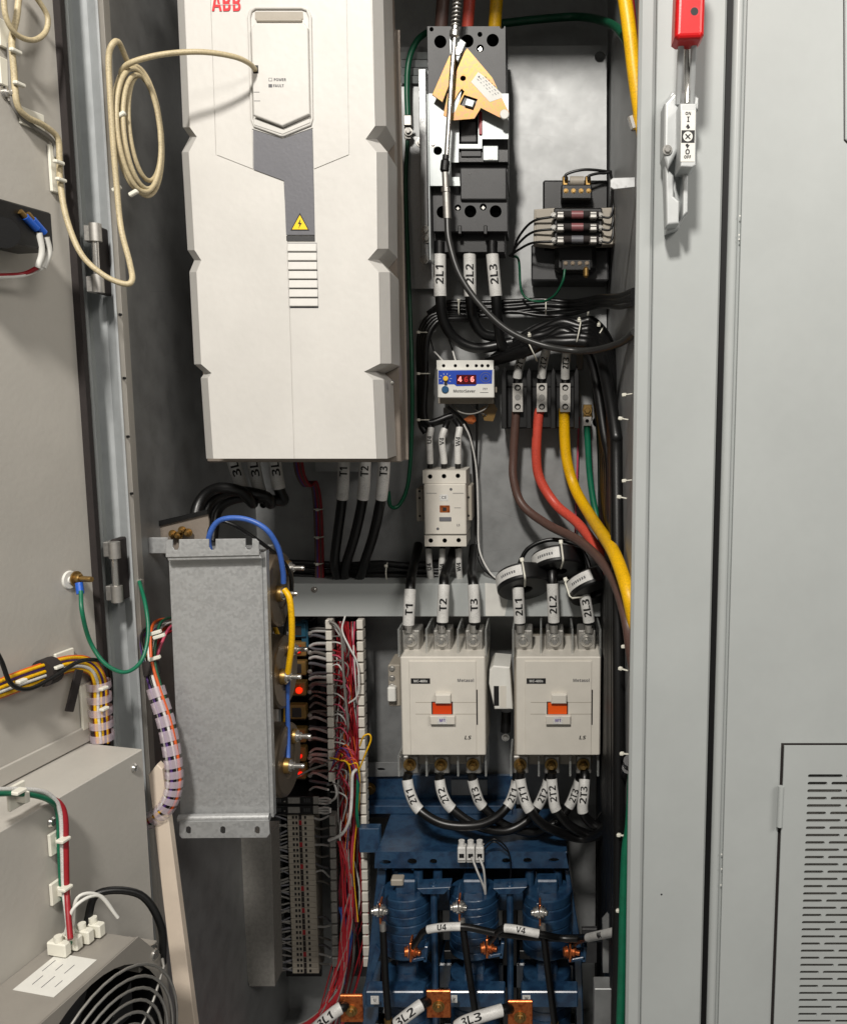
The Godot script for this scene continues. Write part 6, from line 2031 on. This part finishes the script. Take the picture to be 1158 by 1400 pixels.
	for k in 11:
		var an := TAU * k / 11.0
		var rr := 8.2 if k % 3 else 3.5
		var pts := []
		for i in path.size():
			var fl := 1.9 if i < 3 else 1.0
			pts.append([path[i][0] + cos(an + i * 0.3) * rr * fl, path[i][1] + sin(an + i * 0.3) * rr * fl * 0.6, path[i][2] + sin(an + i * 0.3) * 0.006])
		strand(s, pts, 0.0021, [M.orange_wire, M.red_wire, M.sleeve, M.yellow, M.violet_wire, M.rubber, M.sleeve, M.orange_wire, M.dark_green, M.sleeve, M.pink_wire][k], "wire", 7)
	var pp := pw(path)
	var n := 15
	for k in n:
		var u0 := lerpf(4.0, 9.8, float(k) / n)
		var mb := MB.new()
		mb.tube(curve(pp, u0, u0 + 5.8 / n * 0.74, 12), 0.0118, 18, false)
		part(s, "spiral_turn", mb, M.spiral)
	var tp := MB.new()
	tp.tube(curve(pp, 3.0, 3.55, 10), 0.0105, 16)
	part(s, "tape_band", tp, M.gasket)
	for q in [[218, 870], [212, 900], [213, 865]]:
		var mb := MB.new()
		mb.cbox(place(at(q[0], q[1], 1.10), Basis(Vector3.BACK, 0.3)), Vector3(0.016, 0.005, 0.006), 0.001)
		part(s, "cable_tie", mb, M.tie)
	# earth wire from the door stud to the frame
	var e2 := thing("door_earth_wire", "green earth wire looping from the door stud to the frame", "wire", "", at(170, 920, 1.08))
	strand(e2, [dp(111, 808, 0.02), dp(113, 838, 0.03), at(124, 878, 1.04), at(145, 908, 1.04), at(172, 919, 1.05), at(194, 903, 1.07), at(203, 868, 1.09), at(200, 830, 1.11), at(191, 795, 1.14)], 0.0026, M.green, "wire", 8)
	var ml := MB.new()
	ml.tube([dp(108.5, 797, 0.014), dp(110.5, 812, 0.018)], 0.0046, 12)
	part(e2, "crimp", ml, M.crimp)
	ml = MB.new()
	hexbolt(ml, at(191, 795, 1.145), Vector3(1, 0, 0.5), 0.004, 0.005)
	part(e2, "bolt", ml, M.bright)
	# fan supply
	var fw := thing("fan_supply_wires", "red, white and green wires feeding the door fan", "wire bundle", "", dp(95, 1280, 0.1))
	strand(fw, [dp(-20, 1086, 0.099), dp(20, 1085, 0.099), dp(50, 1088, 0.100), dp(70, 1096, 0.100), dp(80, 1112, 0.095), dp(82, 1160, 0.093), dp(86, 1220, 0.093), dp(97, 1256, 0.10), dp(99, 1290, 0.12)], 0.0028, M.green, "wire", 8)
	strand(fw, [dp(-20, 1080, 0.096), dp(25, 1079, 0.096), dp(58, 1082, 0.098), dp(76, 1094, 0.10), dp(84, 1115, 0.10), dp(86, 1160, 0.099), dp(88, 1215, 0.099), dp(92, 1250, 0.11), dp(96, 1285, 0.125)], 0.0026, M.sleeve, "wire", 8)
	strand(fw, [dp(-20, 1084, 0.090), dp(30, 1084, 0.090), dp(62, 1089, 0.093), dp(82, 1098, 0.100), dp(90, 1118, 0.103), dp(91, 1160, 0.103), dp(92, 1215, 0.103), dp(94, 1250, 0.115), dp(97, 1284, 0.13)], 0.0030, M.red_wire, "wire", 8)
	for q in [[87, 1148], [90, 1214], [26, 1082]]:
		var mb := MB.new()
		mb.cbox(Transform3D(Basis(-DD, Vector3.UP, DN), dp(q[0], q[1], 0.104)), Vector3(0.013, 0.004, 0.010), 0.001)
		part(fw, "cable_tie", mb, M.tie)
	# pale board leaning by the post
	var ps := MB.new()
	ps.prism(place(Vector3(0, 0, -1.07)), flat([[203, 1060], [215, 1045], [222, 1052], [268, 1410], [244, 1410]], 1.07), 0.012, 0.001)
	solo("pale_board", ps, M.wood, "pale cream strip of board leaning beside the door box", "board")
